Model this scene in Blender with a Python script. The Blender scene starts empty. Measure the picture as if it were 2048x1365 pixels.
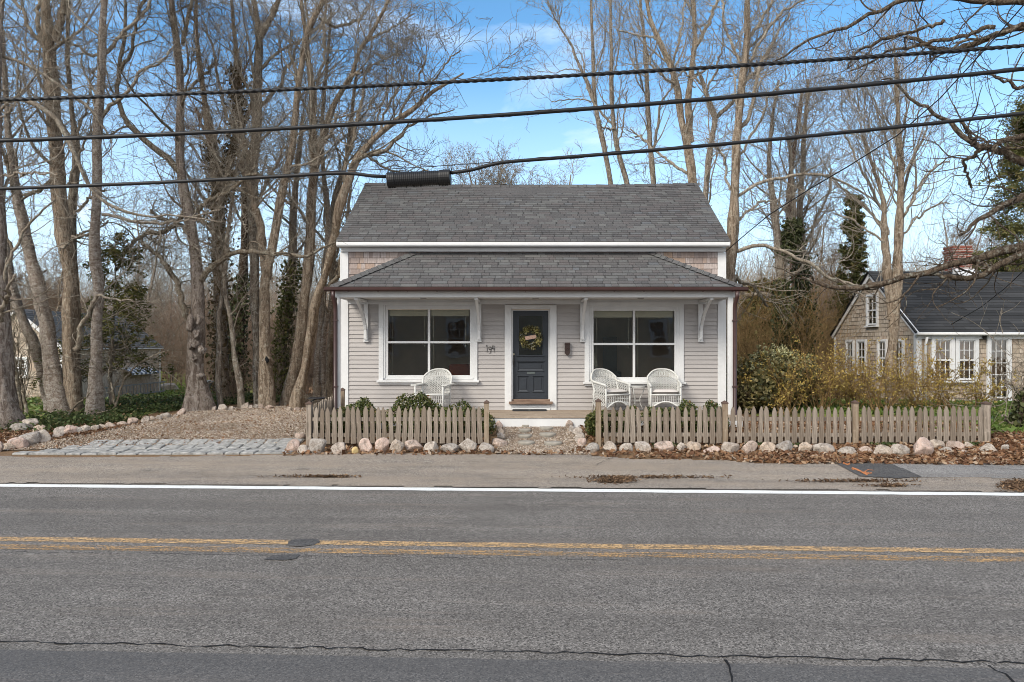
import bpy, math, random
import numpy as np
from math import sin, cos, pi, radians
from mathutils import Vector
random.seed(7)
C = bpy.context.scene.collection
F = 1450.0; CX = 1051.0; CY = 690.0; H = 2.1      # measured from the photo (full-size pixels), metres

def W(px, py, Y):            # a point seen in the photo whose distance is known
    return ((px-CX)*Y/F, Y, H-(py-CY)*Y/F)
def sm(a, b, t):
    t = np.clip((t-a)/(b-a), 0, 1); return t*t*(3-2*t)
def gz(x, y):                # terrain height
    x = np.asarray(x, float); y = np.asarray(y, float)
    v = y+0.044*x
    z = 0.12*sm(10.9, 13.4, v)+0.29*sm(13.4, 15.3, v)+0.06*sm(15.6, 19, v)
    z = z-0.8*sm(20, 29, v)*sm(-5, -13, x)
    z = z-0.3*sm(60, 140, v)
    z = z-0.12*np.clip(-x-4.2,0,4)/4*sm(12,13.5,v)*sm(18,15,v)*0.5
    return z
def gzf(x, y): return float(gz(x, y))
def G(px, py):               # point on the terrain seen at a pixel
    Y = 12.0
    for _ in range(60):
        z = gzf((px-CX)*Y/F, Y)
        Yn = (H-z)*F/max(py-CY, 4)
        Y += 0.5*(Yn-Y)
    return ((px-CX)*Y/F, Y, gzf((px-CX)*Y/F, Y))

# ---------------------------------------------------------------- objects
def tag(o, label=None, cat=None, group=None, kind=None):
    if label: o['label'] = label
    if cat: o['category'] = cat
    if group: o['group'] = group
    if kind: o['kind'] = kind
    return o
def thing(name, label, cat, loc=(0, 0, 0), rz=0, group=None):
    o = bpy.data.objects.new(name, None); C.objects.link(o)
    o.location = loc; o.rotation_euler = (0, 0, rz); o.empty_display_size = .1
    return tag(o, label, cat, group)
def root_of(o):
    while o.parent: o = o.parent
    return o
def fastmesh(name, verts, faces, uvs=None, smooth=False):
    """verts (n,3) array, faces (m,k) array all of the same size"""
    me = bpy.data.meshes.new(name)
    verts = np.asarray(verts, np.float32); faces = np.asarray(faces, np.int32)
    n, k = faces.shape
    me.vertices.add(len(verts)); me.vertices.foreach_set('co', verts.ravel())
    me.loops.add(n*k); me.loops.foreach_set('vertex_index', faces.ravel())
    me.polygons.add(n); me.polygons.foreach_set('loop_start', np.arange(0, n*k, k, dtype=np.int32))
    me.polygons.foreach_set('loop_total', np.full(n, k, np.int32))
    if smooth: me.polygons.foreach_set('use_smooth', np.ones(n, bool))
    if uvs is not None:
        l = me.uv_layers.new(name='UVMap'); l.data.foreach_set('uv', np.asarray(uvs, np.float32).ravel())
    me.update(); me.validate()
    return me
def link(name, me, m, parent=None, loc=(0, 0, 0)):
    o = bpy.data.objects.new(name, me); C.objects.link(o); o.location = loc
    if m is not None and len(me.materials) == 0:
        for q in (m if isinstance(m, (list, tuple)) else [m]): me.materials.append(q)
    if parent: o.parent = parent
    return o

class MB:
    """collects shapes in world coordinates; build() links them as ONE mesh, relative to the base of its thing"""
    def __init__(s): s.v = []; s.f = []; s.uv = []; s.sm = []
    def add(s, vs, fs, uv=None, smooth=False):
        n = len(s.v); s.v += [tuple(p) for p in vs]
        for i, f in enumerate(fs):
            s.f.append(tuple(n+a for a in f)); s.uv.append(uv[i] if uv else None); s.sm.append(smooth)
        return s
    def box(s, x0, x1, y0, y1, z0, z1):
        return s.add([(x0,y0,z0),(x1,y0,z0),(x1,y1,z0),(x0,y1,z0),(x0,y0,z1),(x1,y0,z1),(x1,y1,z1),(x0,y1,z1)],
              [(0,3,2,1),(4,5,6,7),(0,1,5,4),(1,2,6,5),(2,3,7,6),(3,0,4,7)])
    def bar(s, a, b, w, h, up=(0,0,1)):
        a = Vector(a); b = Vector(b); d = (b-a).normalized(); u = Vector(up)
        if abs(d.dot(u)) > .98: u = Vector((0,1,0))
        r = d.cross(u).normalized(); u = r.cross(d).normalized()
        P = [q+r*(w/2*i)+u*(h/2*j) for q in (a, b) for i, j in ((-1,-1),(1,-1),(1,1),(-1,1))]
        return s.add(P, [(0,1,2,3),(7,6,5,4),(0,4,5,1),(1,5,6,2),(2,6,7,3),(3,7,4,0)])
    def prism(s, pts, d):     # polygon (3d points) extruded by vector d
        n = len(pts); P = [Vector(p) for p in pts]; d = Vector(d)
        return s.add(P+[p+d for p in P], [tuple(range(n-1,-1,-1)), tuple(range(n, 2*n))]+[(i,(i+1)%n,n+(i+1)%n,n+i) for i in range(n)])
    def tube(s, pts, r, k=8, cap=True, smooth=True):
        P = [Vector(p) for p in pts]; n = len(P); R = r if isinstance(r, (list, tuple)) else [r]*n
        closed = (P[0]-P[-1]).length < 1e-6 and n > 3
        t0 = (P[1]-P[0]).normalized(); u = t0.orthogonal().normalized(); vs = []
        for i in range(n):
            a = P[max(i-1, 0)] if not closed else P[i-1 if i else n-2]; b = P[min(i+1, n-1)] if not closed else P[i+1 if i < n-1 else 1]
            t = (b-a).normalized(); u = (u-t*u.dot(t))
            u = u.normalized() if u.length > 1e-5 else t.orthogonal().normalized()
            w = t.cross(u)
            vs += [P[i]+(u*cos(2*pi*j/k)+w*sin(2*pi*j/k))*R[i] for j in range(k)]
        fs = [(i*k+j, i*k+(j+1)%k, (i+1)*k+(j+1)%k, (i+1)*k+j) for i in range(n-1) for j in range(k)]
        if cap and not closed: fs += [tuple(range(k-1,-1,-1)), tuple((n-1)*k+j for j in range(k))]
        return s.add(vs, fs, smooth=smooth)
    def lathe(s, c, prof, k=20, smooth=True):
        c = Vector(c); vs = [c+Vector((r*cos(2*pi*j/k), r*sin(2*pi*j/k), z)) for r, z in prof for j in range(k)]; n = len(prof)
        fs = [(i*k+j, i*k+(j+1)%k, (i+1)*k+(j+1)%k, (i+1)*k+j) for i in range(n-1) for j in range(k)]
        fs += [tuple(range(k-1,-1,-1)), tuple((n-1)*k+j for j in range(k))]
        return s.add(vs, fs, smooth=smooth)
    def build(s, name, m, parent=None, base=None, bevel=0):
        off = Vector((0,0,0)); loc = (0,0,0)
        if parent is not None: off = Vector(root_of(parent).location)
        elif base is not None: off = Vector(base); loc = base
        me = bpy.data.meshes.new(name)
        me.from_pydata([(p[0]-off.x, p[1]-off.y, p[2]-off.z) for p in s.v], [], s.f)
        if any(u for u in s.uv):
            l = me.uv_layers.new(name='UVMap'); i = 0
            for f, u in zip(s.f, s.uv):
                for q in range(len(f)):
                    if u: l.data[i].uv = u[q]
                    i += 1
        me.polygons.foreach_set('use_smooth', s.sm)
        me.update()
        o = link(name, me, m, parent, loc)
        if bevel:
            b = o.modifiers.new('bevel', 'BEVEL'); b.width = bevel; b.segments = 2; b.limit_method = 'ANGLE'
        return o

# ---------------------------------------------------------------- materials
class NT:
    def __init__(s, name):
        s.m = bpy.data.materials.new(name); s.m.use_nodes = True; s.t = s.m.node_tree; s.t.nodes.clear()
        s.out = s.n('ShaderNodeOutputMaterial')
    def n(s, k, **kw):
        nd = s.t.nodes.new(k)
        for a, b in kw.items(): setattr(nd, a, b)
        return nd
    def L(s, a, b): s.t.links.new(a, b)
    def put(s, sock, v):
        if hasattr(v, 'is_linked') or hasattr(v, 'links'): s.L(v, sock)
        elif isinstance(v, (tuple, list)) and len(v) == 3 and sock.type == 'RGBA': sock.default_value = (*v, 1)
        else: sock.default_value = v
    def co(s, kind='Object'): return s.n('ShaderNodeTexCoord').outputs[kind]
    def pos(s): return s.n('ShaderNodeNewGeometry').outputs['Position']
    def map(s, v, scale=(1,1,1), loc=(0,0,0), rot=(0,0,0)):
        m = s.n('ShaderNodeMapping'); s.L(v, m.inputs[0]); m.inputs['Scale'].default_value = scale; m.inputs['Location'].default_value = loc; m.inputs['Rotation'].default_value = rot
        return m.outputs[0]
    def noise(s, v, scale, detail=4, rough=.6, dist=0, col=False):
        q = s.n('ShaderNodeTexNoise'); s.L(v, q.inputs['Vector']); q.inputs['Scale'].default_value = scale; q.inputs['Detail'].default_value = detail
        q.inputs['Roughness'].default_value = rough; q.inputs['Distortion'].default_value = dist
        return q.outputs['Color' if col else 'Fac']
    def vor(s, v, scale, out='Color', feat='F1', rnd=1):
        q = s.n('ShaderNodeTexVoronoi', feature=feat); s.L(v, q.inputs['Vector']); q.inputs['Scale'].default_value = scale; q.inputs['Randomness'].default_value = rnd
        return q.outputs[out]
    def ramp(s, f, stops, interp='LINEAR'):
        q = s.n('ShaderNodeValToRGB'); s.L(f, q.inputs[0]); e = q.color_ramp.elements; q.color_ramp.interpolation = interp
        while len(e) < len(stops): e.new(.5)
        for a, (p, c) in zip(e, stops):
            a.position = p; a.color = (*c, 1) if isinstance(c, (tuple, list)) else (c, c, c, 1)
        return q.outputs[0]
    def mix(s, f, a, b, mode='MIX'):
        q = s.n('ShaderNodeMix', data_type='RGBA', blend_type=mode)
        s.put(q.inputs[0], f); s.put(q.inputs[6], a); s.put(q.inputs[7], b)
        return q.outputs[2]
    def math(s, op, a, b=0, c=None):
        q = s.n('ShaderNodeMath', operation=op); s.put(q.inputs[0], a); s.put(q.inputs[1], b)
        if c is not None: s.put(q.inputs[2], c)
        return q.outputs[0]
    def sep(s, v):
        q = s.n('ShaderNodeSeparateXYZ'); s.L(v, q.inputs[0]); return q.outputs
    def comb(s, x, y, z=0):
        q = s.n('ShaderNodeCombineXYZ'); s.put(q.inputs[0], x); s.put(q.inputs[1], y); s.put(q.inputs[2], z); return q.outputs[0]
    def white(s, v):
        q = s.n('ShaderNodeTexWhiteNoise', noise_dimensions='3D'); s.L(v, q.inputs['Vector']); return q.outputs['Value']
    def rnd(s): return s.n('ShaderNodeObjectInfo').outputs['Random']
    def bump(s, h, strength=.3, dist=.02):
        q = s.n('ShaderNodeBump'); q.inputs['Strength'].default_value = strength; q.inputs['Distance'].default_value = dist; s.L(h, q.inputs['Height'])
        return q.outputs[0]
    def surf(s, col, rough=.8, bump=None, spec=.3, metal=0, **kw):
        b = s.n('ShaderNodeBsdfPrincipled'); s.put(b.inputs['Base Color'], col); s.put(b.inputs['Roughness'], rough)
        b.inputs['Specular IOR Level'].default_value = spec; b.inputs['Metallic'].default_value = metal
        if bump is not None: s.L(bump, b.inputs['Normal'])
        for a, v in kw.items(): s.put(b.inputs[a], v)
        s.L(b.outputs[0], s.out.inputs[0]); s.b = b
        return s.m

def m_plain(name, col, rough=.6, spec=.3, metal=0, var=.12, scale=6, bump=.05):
    n = NT(name); v = n.co(); f = n.noise(v, scale, 5)
    c = n.mix(n.math('MULTIPLY', n.ramp(f, [(.3, 0), (.7, 1)]), 1.0), tuple(max(0, a*(1-var)) for a in col), tuple(min(1, a*(1+var)) for a in col))
    return n.surf(c, rough, n.bump(n.noise(v, scale*12, 3), bump, .01), spec, metal)

def m_white():
    n = NT('white_trim_paint'); v = n.pos()
    f = n.noise(n.map(v, (1.5, 1.5, 1.5)), 2.2, 8, .65)
    c = n.mix(n.ramp(f, [(.35, 0), (.75, 1)]), (.58, .585, .59), (.66, .665, .665))
    g = n.noise(n.map(v, (30, 30, 2)), 1, 6, .7)
    c = n.mix(n.ramp(g, [(.6, 0), (.78, .35)]), c, (.5, .48, .44))
    return n.surf(c, .5, n.bump(n.noise(v, 60, 3), .08, .004))
def m_tabs(name, stops, tabw_noise=True, gap=.04, rough=.9, grain=60, bump=.4, speck=.25, streak=False, gapcol=(.03,.03,.03)):
    """courses carrying UV = (tab, row): one colour per tab, joints between tabs"""
    n = NT(name); uv = n.co('UV'); s = n.sep(uv); u, v = s[0], s[1]
    row = n.math('FLOOR', v); ur = n.math('ADD', u, n.math('MULTIPLY', n.white(n.comb(row, 3.3)), 7.0))
    if tabw_noise:           # uneven widths
        ur = n.math('ADD', ur, n.math('MULTIPLY', n.math('SINE', n.math('ADD', n.math('MULTIPLY', ur, 2.1), n.math('MULTIPLY', row, 1.7))), .32))
    cell = n.math('FLOOR', ur); fr = n.math('FRACT', ur)
    w = n.white(n.comb(cell, row, .5))
    c = n.ramp(w, stops, 'LINEAR')
    P = n.pos()
    g = n.noise(P, grain, 3, .7)
    c = n.mix(n.math('MULTIPLY', n.ramp(g, [(.35, 0), (.7, 1)]), speck), c, (.32, .31, .30))
    big = n.noise(P, .8, 5)
    c = n.mix(n.ramp(big, [(.3, .25), (.7, 0)]), c, tuple(a*.6 for a in stops[0][1]))
    if streak:
        st = n.noise(n.map(P, (45, 45, 2.5)), 1, 6, .7)
        c = n.mix(n.ramp(st, [(.35, .55), (.65, 0)]), c, tuple(a*.45 for a in stops[0][1]))
    e = n.math('MINIMUM', fr, n.math('SUBTRACT', 1, fr))
    ef = n.ramp(e, [(0, 1), (gap, 0)])
    c = n.mix(ef, c, gapcol)
    hgt = n.math('SUBTRACT', n.math('MULTIPLY', g, .4), ef)
    return n.surf(c, rough, n.bump(hgt, bump, .01), .2)
def m_clap():
    n = NT('painted_clapboard'); P = n.pos(); uv = n.co('UV'); s = n.sep(uv); row = n.math('FLOOR', s[1])
    w = n.white(n.comb(row, 2.2)); c = n.mix(w, (.365, .343, .333), (.408, .385, .373))
    f = n.noise(n.map(P, (.6, .6, 5)), 3, 7, .65); c = n.mix(n.ramp(f, [(.4, 0), (.72, .5)]), c, (.30, .28, .265))
    g = n.noise(n.map(P, (3, 3, 60)), 1, 5, .6)
    return n.surf(c, .62, n.bump(g, .15, .005))
def m_weathered(name, a, b, dark, scale=1.0, rnd=.5, rot=None):
    n = NT(name); v = n.co(); sc = (26, 26, 1.6) if rot is None else rot
    st = n.noise(n.map(v, tuple(q*scale for q in sc)), 1, 8, .72, .3)
    r = n.rnd()
    base = n.mix(n.math('ADD', n.math('MULTIPLY', r, rnd), n.math('MULTIPLY', n.noise(v, 3, 3), 1-rnd)), a, b)
    c = n.mix(n.ramp(st, [(.34, .9), (.58, 0)]), base, dark)
    bl = n.noise(v, 9, 5, .7); c = n.mix(n.ramp(bl, [(.56, 0), (.72, .6)]), c, tuple(q*1.35 for q in b))
    kn = n.vor(n.map(v, (9, 9, 5)), 1, 'Distance'); c = n.mix(n.ramp(kn, [(.06, .8), (.13, 0)]), c, tuple(q*.5 for q in dark))
    return n.surf(c, .85, n.bump(st, .5, .006), .2)
def m_bark(name, a, b, dark, lich=None, sc=1.0, horiz=False, rndmix=.25):
    n = NT(name); P = n.co(); r = n.rnd()
    f = n.noise(n.map(P, (13*sc, 13*sc, (9 if horiz else 2.6)*sc)), 1.2, 9, .75, .9)
    big = n.noise(P, 2.3, 6, .65)
    c = n.mix(n.ramp(big, [(.3, 0), (.7, 1)]), a, b)
    c = n.mix(n.ramp(f, [(.43, 1), (.57, 0)]), c, dark)
    sp = n.noise(n.map(P, (3, 3, 12) if horiz else (5, 5, 5)), 2.2, 5, .7)
    if lich: c = n.mix(n.ramp(sp, [(.53, 0), (.66, .8)]), c, lich)
    if horiz:
        c = n.mix(n.ramp(n.noise(n.map(P, (2.5, 2.5, 16)), 1, 4, .6), [(.60, 0), (.66, .85)]), c, tuple(q*.8 for q in dark))
    gr = n.noise(P, 34, 5, .8); c = n.mix(n.ramp(gr, [(.3, .5), (.55, 0)]), c, tuple(q*.55 for q in dark))
    c = n.mix(n.math('MULTIPLY', r, rndmix), c, tuple(q*.75 for q in dark))
    return n.surf(c, .92, n.bump(n.math('ADD', f, n.math('MULTIPLY', gr, .6)), 1.0, .06), .1)
def m_leaf(name, stops, rough=.5, trans=.25, spec=.3):
    n = NT(name); g = n.n('ShaderNodeNewGeometry'); c = n.ramp(g.outputs['Random Per Island'], stops)
    c = n.mix(n.ramp(n.noise(n.pos(), 1.3, 3), [(.35, .35), (.65, 0)]), c, tuple(q*.6 for q in stops[0][1]))
    n.surf(c, rough, None, spec)
    t = n.n('ShaderNodeBsdfTranslucent'); n.put(t.inputs[0], c); x = n.n('ShaderNodeMixShader'); x.inputs[0].default_value = trans
    n.L(n.b.outputs[0], x.inputs[1]); n.L(t.outputs[0], x.inputs[2]); n.L(x.outputs[0], n.out.inputs[0])
    return n.m
def m_stone():
    n = NT('granite_fieldstone'); v = n.co(); r = n.rnd()
    base = n.ramp(r, [(0, (.42,.33,.27)), (.2, (.52,.38,.32)), (.42, (.37,.325,.28)), (.6, (.50,.43,.37)), (.8, (.31,.285,.26)), (1, (.53,.41,.31))])
    f = n.noise(v, 7, 9, .75, .4); c = n.mix(n.ramp(f, [(.38, .85), (.52, 0)]), base, (.15,.115,.09))
    g = n.noise(v, 45, 5, .8); c = n.mix(n.ramp(g, [(.5, 0), (.66, .7)]), c, (.66,.62,.57))
    q = n.noise(v, 70, 3, .8); c = n.mix(n.ramp(q, [(.3, .7), (.42, 0)]), c, (.09,.08,.07))
    mo = n.noise(v, 4.5, 7, .75); c = n.mix(n.ramp(mo, [(.58, 0), (.66, .4)]), c, (.17,.17,.14))
    l = n.noise(v, 3.5, 6, .6); c = n.mix(n.ramp(l, [(.55, 0), (.68, .55)]), c, (.50,.36,.27))
    return n.surf(c, .85, n.bump(n.math('ADD', f, n.math('MULTIPLY', g, .5)), 1.0, .035), .2)
def m_glass():
    n = NT('window_glass'); t = n.n('ShaderNodeBsdfTransparent'); t.inputs[0].default_value = (.97,.92,.84,1)
    g = n.n('ShaderNodeBsdfGlossy'); g.inputs['Roughness'].default_value = .015; g.inputs[0].default_value = (.98,.94,.88,1)
    nz = n.noise(n.pos(), 1.4, 2); n.L(n.bump(nz, .06, .05), g.inputs['Normal'])
    fr = n.n('ShaderNodeFresnel'); fr.inputs[0].default_value = 1.5
    x = n.n('ShaderNodeMixShader'); n.L(n.math('MINIMUM', n.math('MULTIPLY', fr.outputs[0], 2.6), 1.0), x.inputs[0])
    n.L(t.outputs[0], x.inputs[1]); n.L(g.outputs[0], x.inputs[2]); n.L(x.outputs[0], n.out.inputs[0])
    return n.m

def m_asphalt(name, dark=(.082,.074,.067), mid=(.146,.134,.122), lightc=(.37,.34,.31), tan=None, tf=.0, cracks=False, speck=1.0):
    n = NT(name); P = n.pos(); s = n.sep(P)
    vy = n.math('ADD', s[1], n.math('MULTIPLY', s[0], .044))
    a = n.vor(P, 72, 'Color'); av = n.math('ADD', n.sep(a)[0], n.math('MULTIPLY', n.noise(P, 34, 5, .85), .9))
    c = n.ramp(n.math('MULTIPLY', av, .52), [(.14, dark), (.42, mid), (.70, tuple(q*1.3 for q in mid)), (.88, lightc)])
    a2 = n.sep(n.vor(P, 88, 'Color'))[1]; c = n.mix(n.ramp(a2, [(.80, 0), (.88, .62*speck)]), c, lightc)
    c = n.mix(n.ramp(a2, [(.10, .9), (.25, 0)]), c, tuple(q*.45 for q in dark))
    # wheel paths and long stains running along the road
    st = n.noise(n.comb(n.math('MULTIPLY', s[0], .10), n.math('MULTIPLY', vy, 2.1)), 1, 5, .6)
    c = n.mix(n.ramp(st, [(.38, .38), (.6, 0)]), c, tuple(q*.85 for q in dark))
    st2 = n.noise(n.comb(n.math('MULTIPLY', s[0], .3), n.math('MULTIPLY', vy, 3.3), 4.0), 1, 6, .65)
    c = n.mix(n.ramp(st2, [(.54, 0), (.72, .42)]), c, (.235,.19,.155))
    bl = n.noise(P, .9, 6, .7); c = n.mix(n.ramp(bl, [(.32, .35), (.6, 0)]), c, dark)
    oil = n.noise(n.comb(n.math('MULTIPLY', s[0], .8), n.math('MULTIPLY', vy, 1.6), 9.0), 1.6, 4, .55); c = n.mix(n.ramp(oil, [(.66, 0), (.74, .5)]), c, tuple(q*.6 for q in dark))
    if tan:
        tn = n.math('ADD', n.math('MULTIPLY', n.noise(P, 2.2, 7, .7), .4), n.math('MULTIPLY', n.noise(n.comb(n.math('MULTIPLY', s[0], .3), n.math('MULTIPLY', vy, 2.6), 2.0), 1, 6, .65), .6)); c = n.mix(n.ramp(tn, [(.38, max(0, tf-.3)), (.6, min(1, tf+.38))]), c, tan); c = n.mix(n.ramp(n.noise(n.comb(n.math('MULTIPLY', s[0], .5), n.math('MULTIPLY', vy, 5), 6.0), 1, 7, .7), [(.60, 0), (.72, .5)]), c, (.10, .075, .055))
    if cracks:   # shoulder lane, newer and darker, nearer than the long seam
        dk = n.ramp(n.math('ADD', n.math('SUBTRACT', 4.82, vy), n.math('MULTIPLY', n.noise(P, 3, 3), .06)), [(.0, 0), (.02, .62)])
        c = n.mix(dk, c, (.068,.068,.071))
        # pinkish long fibres of dust along the lane
        d2 = n.noise(n.comb(n.math('MULTIPLY', s[0], .5), n.math('MULTIPLY', vy, 14)), 1, 4, .6)
        c = n.mix(n.math('MULTIPLY', n.ramp(d2, [(.62, 0), (.75, 1)]), .25), c, (.27,.22,.19))
    h = n.math('ADD', av, n.noise(P, 120, 2))
    return n.surf(c, .88, n.bump(h, .55, .006), .25)
def m_gravel(name, cols, scale=60, leaf=True, dirt=(.16,.115,.075), df=.5):
    n = NT(name); P = n.pos(); w = n.vor(n.map(P, (1, 1, 1)), scale, 'Color'); c = n.ramp(n.sep(w)[0], cols)
    d = n.vor(P, scale, 'Distance'); c = n.mix(n.ramp(d, [(.3, 0), (.75, .8)]), c, tuple(q*.4 for q in dirt))
    f = n.noise(P, 2.0, 7, .7); c = n.mix(n.ramp(f, [(.42, df), (.62, 0)]), c, dirt)
    f2 = n.noise(P, 26, 5, .8); c = n.mix(n.ramp(f2, [(.52, 0), (.66, .6)]), c, (.24,.14,.075))
    return n.surf(c, .92, n.bump(n.math('SUBTRACT', 1, d), .8, .012), .2)
def m_soil(name, a=(.085,.052,.033), b=(.20,.125,.075), green=None):
    n = NT(name); P = n.pos(); f = n.noise(P, 14, 8, .78); c = n.ramp(f, [(.3, a), (.55, b), (.72, tuple(q*1.6 for q in b))])
    w = n.vor(P, 38, 'Color'); c = n.mix(n.ramp(n.sep(w)[0], [(.7, 0), (.8, .7)]), c, (.26,.155,.085))
    if green:
        g = n.noise(P, .55, 5, .6); c = n.mix(n.ramp(g, [(.42, 0), (.55, .9)]), c, n.mix(n.noise(P, 18, 5, .8), tuple(q*.5 for q in green), tuple(q*1.4 for q in green)))
    return n.surf(c, .95, n.bump(f, .9, .03), .1)

WHITE = m_white(); CLAP = m_clap(); STONE = m_stone(); GLASS = m_glass()
ROOF = m_tabs('asphalt_shingle_warm_grey', [(0,(.056,.055,.057)),(.25,(.070,.068,.069)),(.5,(.086,.077,.077)),(.7,(.078,.080,.081)),(.88,(.108,.108,.105)),(1,(.082,.088,.097))], gap=.05, speck=.16, grain=30)
ROOFD = m_tabs('asphalt_shingle_charcoal', [(0,(.022,.023,.024)),(.5,(.034,.035,.037)),(1,(.052,.053,.055))], gap=.03, speck=.05)
ROOFO = m_tabs('old_grey_shingle', [(0,(.07,.07,.07)),(.5,(.10,.10,.095)),(1,(.14,.13,.12))], gap=.03, speck=.1)
CEDAR = m_tabs('weathered_cedar_shingle', [(0,(.31,.245,.22)),(.4,(.44,.37,.345)),(.7,(.53,.465,.44)),(.9,(.42,.31,.25)),(1,(.52,.36,.25))], gap=.035, grain=30, speck=.1, streak=True, gapcol=(.04,.03,.025))
CEDARG = m_tabs('grey_cedar_shingle', [(0,(.38,.31,.235)),(.4,(.50,.42,.335)),(.7,(.58,.50,.41)),(1,(.44,.32,.235))], gap=.05, grain=30, speck=.1, streak=True, gapcol=(.045,.035,.03))
SOFFIT = m_plain('painted_ceiling_boards', (.62,.60,.57), .6, var=.05)
BRONZE = m_plain('dark_red_brown_gutter_metal', (.045,.020,.018), .35, .5, 0, .2, 3)
DOORP = m_plain('slate_blue_door_paint', (.021,.026,.034), .45, .5, 0, .15, 5)
DARK = m_plain('dark_iron', (.02,.018,.018), .5, .4)
BLACKP = m_plain('black_cable_sheath', (.012,.012,.013), .5, .3)
BRASS = m_plain('pale_brass', (.55,.50,.38), .3, .5, .8)
ROOM = m_plain('dim_room_wall', (.62,.54,.45), .9, var=.2, scale=1)
ROOMD = m_plain('dim_room_floor', (.10,.06,.04), .7, var=.3, scale=2)
SHADE = m_plain('pleated_blind_fabric', (.55,.57,.50), .8, var=.06)
RED = m_plain('rust_red_upholstery', (.22,.045,.02), .8, var=.25)
WICK = m_plain('white_painted_wicker', (.50,.50,.48), .6, var=.14, scale=20)
CUSH = m_plain('pale_grey_cushion', (.50,.47,.45), .9, var=.1, scale=8)
CUSHD = m_plain('cushion_dark_piping', (.16,.145,.13), .9, var=.1)
DECK = m_weathered('weathered_deck_boards', (.30,.24,.18), (.40,.33,.26), (.14,.10,.075), 1, .3, (2, 24, 24))
PICK = m_weathered('silvered_cedar_picket', (.19,.15,.115), (.36,.31,.26), (.065,.05,.038), 1, .9)
POST = m_weathered('tan_cedar_post', (.24,.19,.14), (.31,.255,.195), (.13,.085,.05), 1, .6)
SILL = m_weathered('brown_threshold_wood', (.22,.15,.11), (.28,.20,.15), (.10,.06,.045), 1, .3, (2, 24, 24))
COPPER = m_plain('brown_post_cap', (.10,.065,.05), .6, .4, .3)
ASPH = m_asphalt('road_asphalt', cracks=True)
SHOULD = m_asphalt('shoulder_sandy_asphalt', (.095,.082,.072), (.235,.205,.175), (.52,.475,.42), tan=(.34,.275,.21), tf=.12)
SIDEW = m_asphalt('sidewalk_asphalt', (.13,.125,.12), (.215,.205,.195), (.40,.38,.36))
PATCHM = m_asphalt('patch_asphalt', (.04,.04,.042), (.085,.082,.08), (.2,.19,.18), speck=.3)
GRAV = m_gravel('pea_gravel', [(0,(.15,.105,.075)),(.25,(.27,.205,.15)),(.5,(.38,.30,.23)),(.75,(.44,.365,.29)),(.9,(.56,.51,.45)),(1,(.14,.12,.10))], 40, df=.3)
SOIL = m_soil('leaf_mould_soil'); WOODFL = m_soil('woodland_floor', (.07,.045,.028), (.19,.125,.075), None)
LAWN = m_soil('patchy_lawn', (.05,.05,.02), (.17,.15,.06), (.15,.21,.04))
BAREGREY = m_bark('grey_brown_bark', (.47,.41,.34), (.35,.295,.235), (.14,.11,.085), (.56,.55,.48))
BARETAN = m_bark('tan_bark', (.48,.395,.305), (.37,.29,.215), (.155,.115,.082), (.54,.50,.41))
BIRCH = m_bark('pale_lichen_bark', (.46,.42,.37), (.33,.28,.235), (.19,.145,.115), (.52,.50,.46), 1, True, .1)
FURROW = m_bark('furrowed_grey_bark', (.40,.35,.305), (.32,.27,.235), (.12,.092,.075), (.42,.39,.36), .8)
DARKB = m_bark('dark_wet_bark', (.19,.14,.10), (.13,.09,.065), (.05,.035,.025), (.30,.28,.24))
TWIG = m_bark('grey_twig', (.50,.44,.36), (.40,.34,.27), (.21,.17,.13), (.58,.57,.48), 1)
TWIGP = m_bark('pale_twig', (.38,.34,.28), (.27,.225,.17), (.13,.10,.07), (.48,.47,.40), 1)
TWIGR = m_bark('reddish_twig', (.40,.29,.22), (.31,.215,.16), (.16,.11,.075), (.38,.31,.23), 1)
TWIGT = m_bark('tan_straw_twig', (.50,.34,.16), (.38,.25,.11), (.19,.12,.055), None, 1)
IVY = m_leaf('ivy_leaf', [(0,(.035,.045,.018)),(.5,(.07,.085,.03)),(1,(.15,.16,.065))])
IVYG = m_leaf('ground_ivy_leaf', [(0,(.025,.038,.012)),(.4,(.05,.075,.022)),(.75,(.085,.11,.04)),(.93,(.14,.14,.06)),(1,(.22,.14,.08))], .7, .2, .2)
SPR = m_leaf('evergreen_needles', [(0,(.06,.065,.02)),(.5,(.125,.13,.04)),(.85,(.19,.18,.06)),(1,(.26,.19,.08))], .8, .15)
BOX = m_leaf('boxwood_leaf', [(0,(.03,.045,.012)),(.4,(.075,.10,.025)),(.75,(.14,.15,.045)),(.95,(.23,.20,.075)),(1,(.28,.12,.08))])
RHO = m_leaf('rhododendron_leaf', [(0,(.05,.055,.022)),(.4,(.12,.115,.045)),(.75,(.24,.20,.08)),(1,(.42,.36,.19))])
BUD = m_leaf('pale_green_bud', [(0,(.40,.40,.18)),(1,(.62,.60,.36))])
FOR = m_leaf('forsythia_bud', [(0,(.38,.25,.06)),(.5,(.50,.36,.09)),(1,(.52,.44,.14))])
LEAFD = m_leaf('dry_leaf', [(0,(.09,.045,.025)),(.35,(.18,.085,.042)),(.7,(.26,.15,.08)),(.9,(.36,.25,.16)),(1,(.5,.42,.34))], .8, .15)
GRASS = m_leaf('grass_blade', [(0,(.08,.13,.025)),(.5,(.14,.21,.045)),(.9,(.21,.25,.07)),(1,(.34,.28,.14))])
CHIP = m_leaf('gravel_stone', [(0,(.12,.085,.06)),(.25,(.27,.20,.145)),(.5,(.39,.31,.235)),(.75,(.47,.395,.32)),(.93,(.64,.59,.53)),(1,(.12,.105,.095))], .9, 0)
COB = m_plain('pale_blue_grey_granite', (.265,.262,.252), .9, .2, 0, .45, 11, .5)
SLAB = m_plain('concrete_stepping_stone', (.27,.25,.215), .9, .2, 0, .25, 9, .4)
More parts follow.
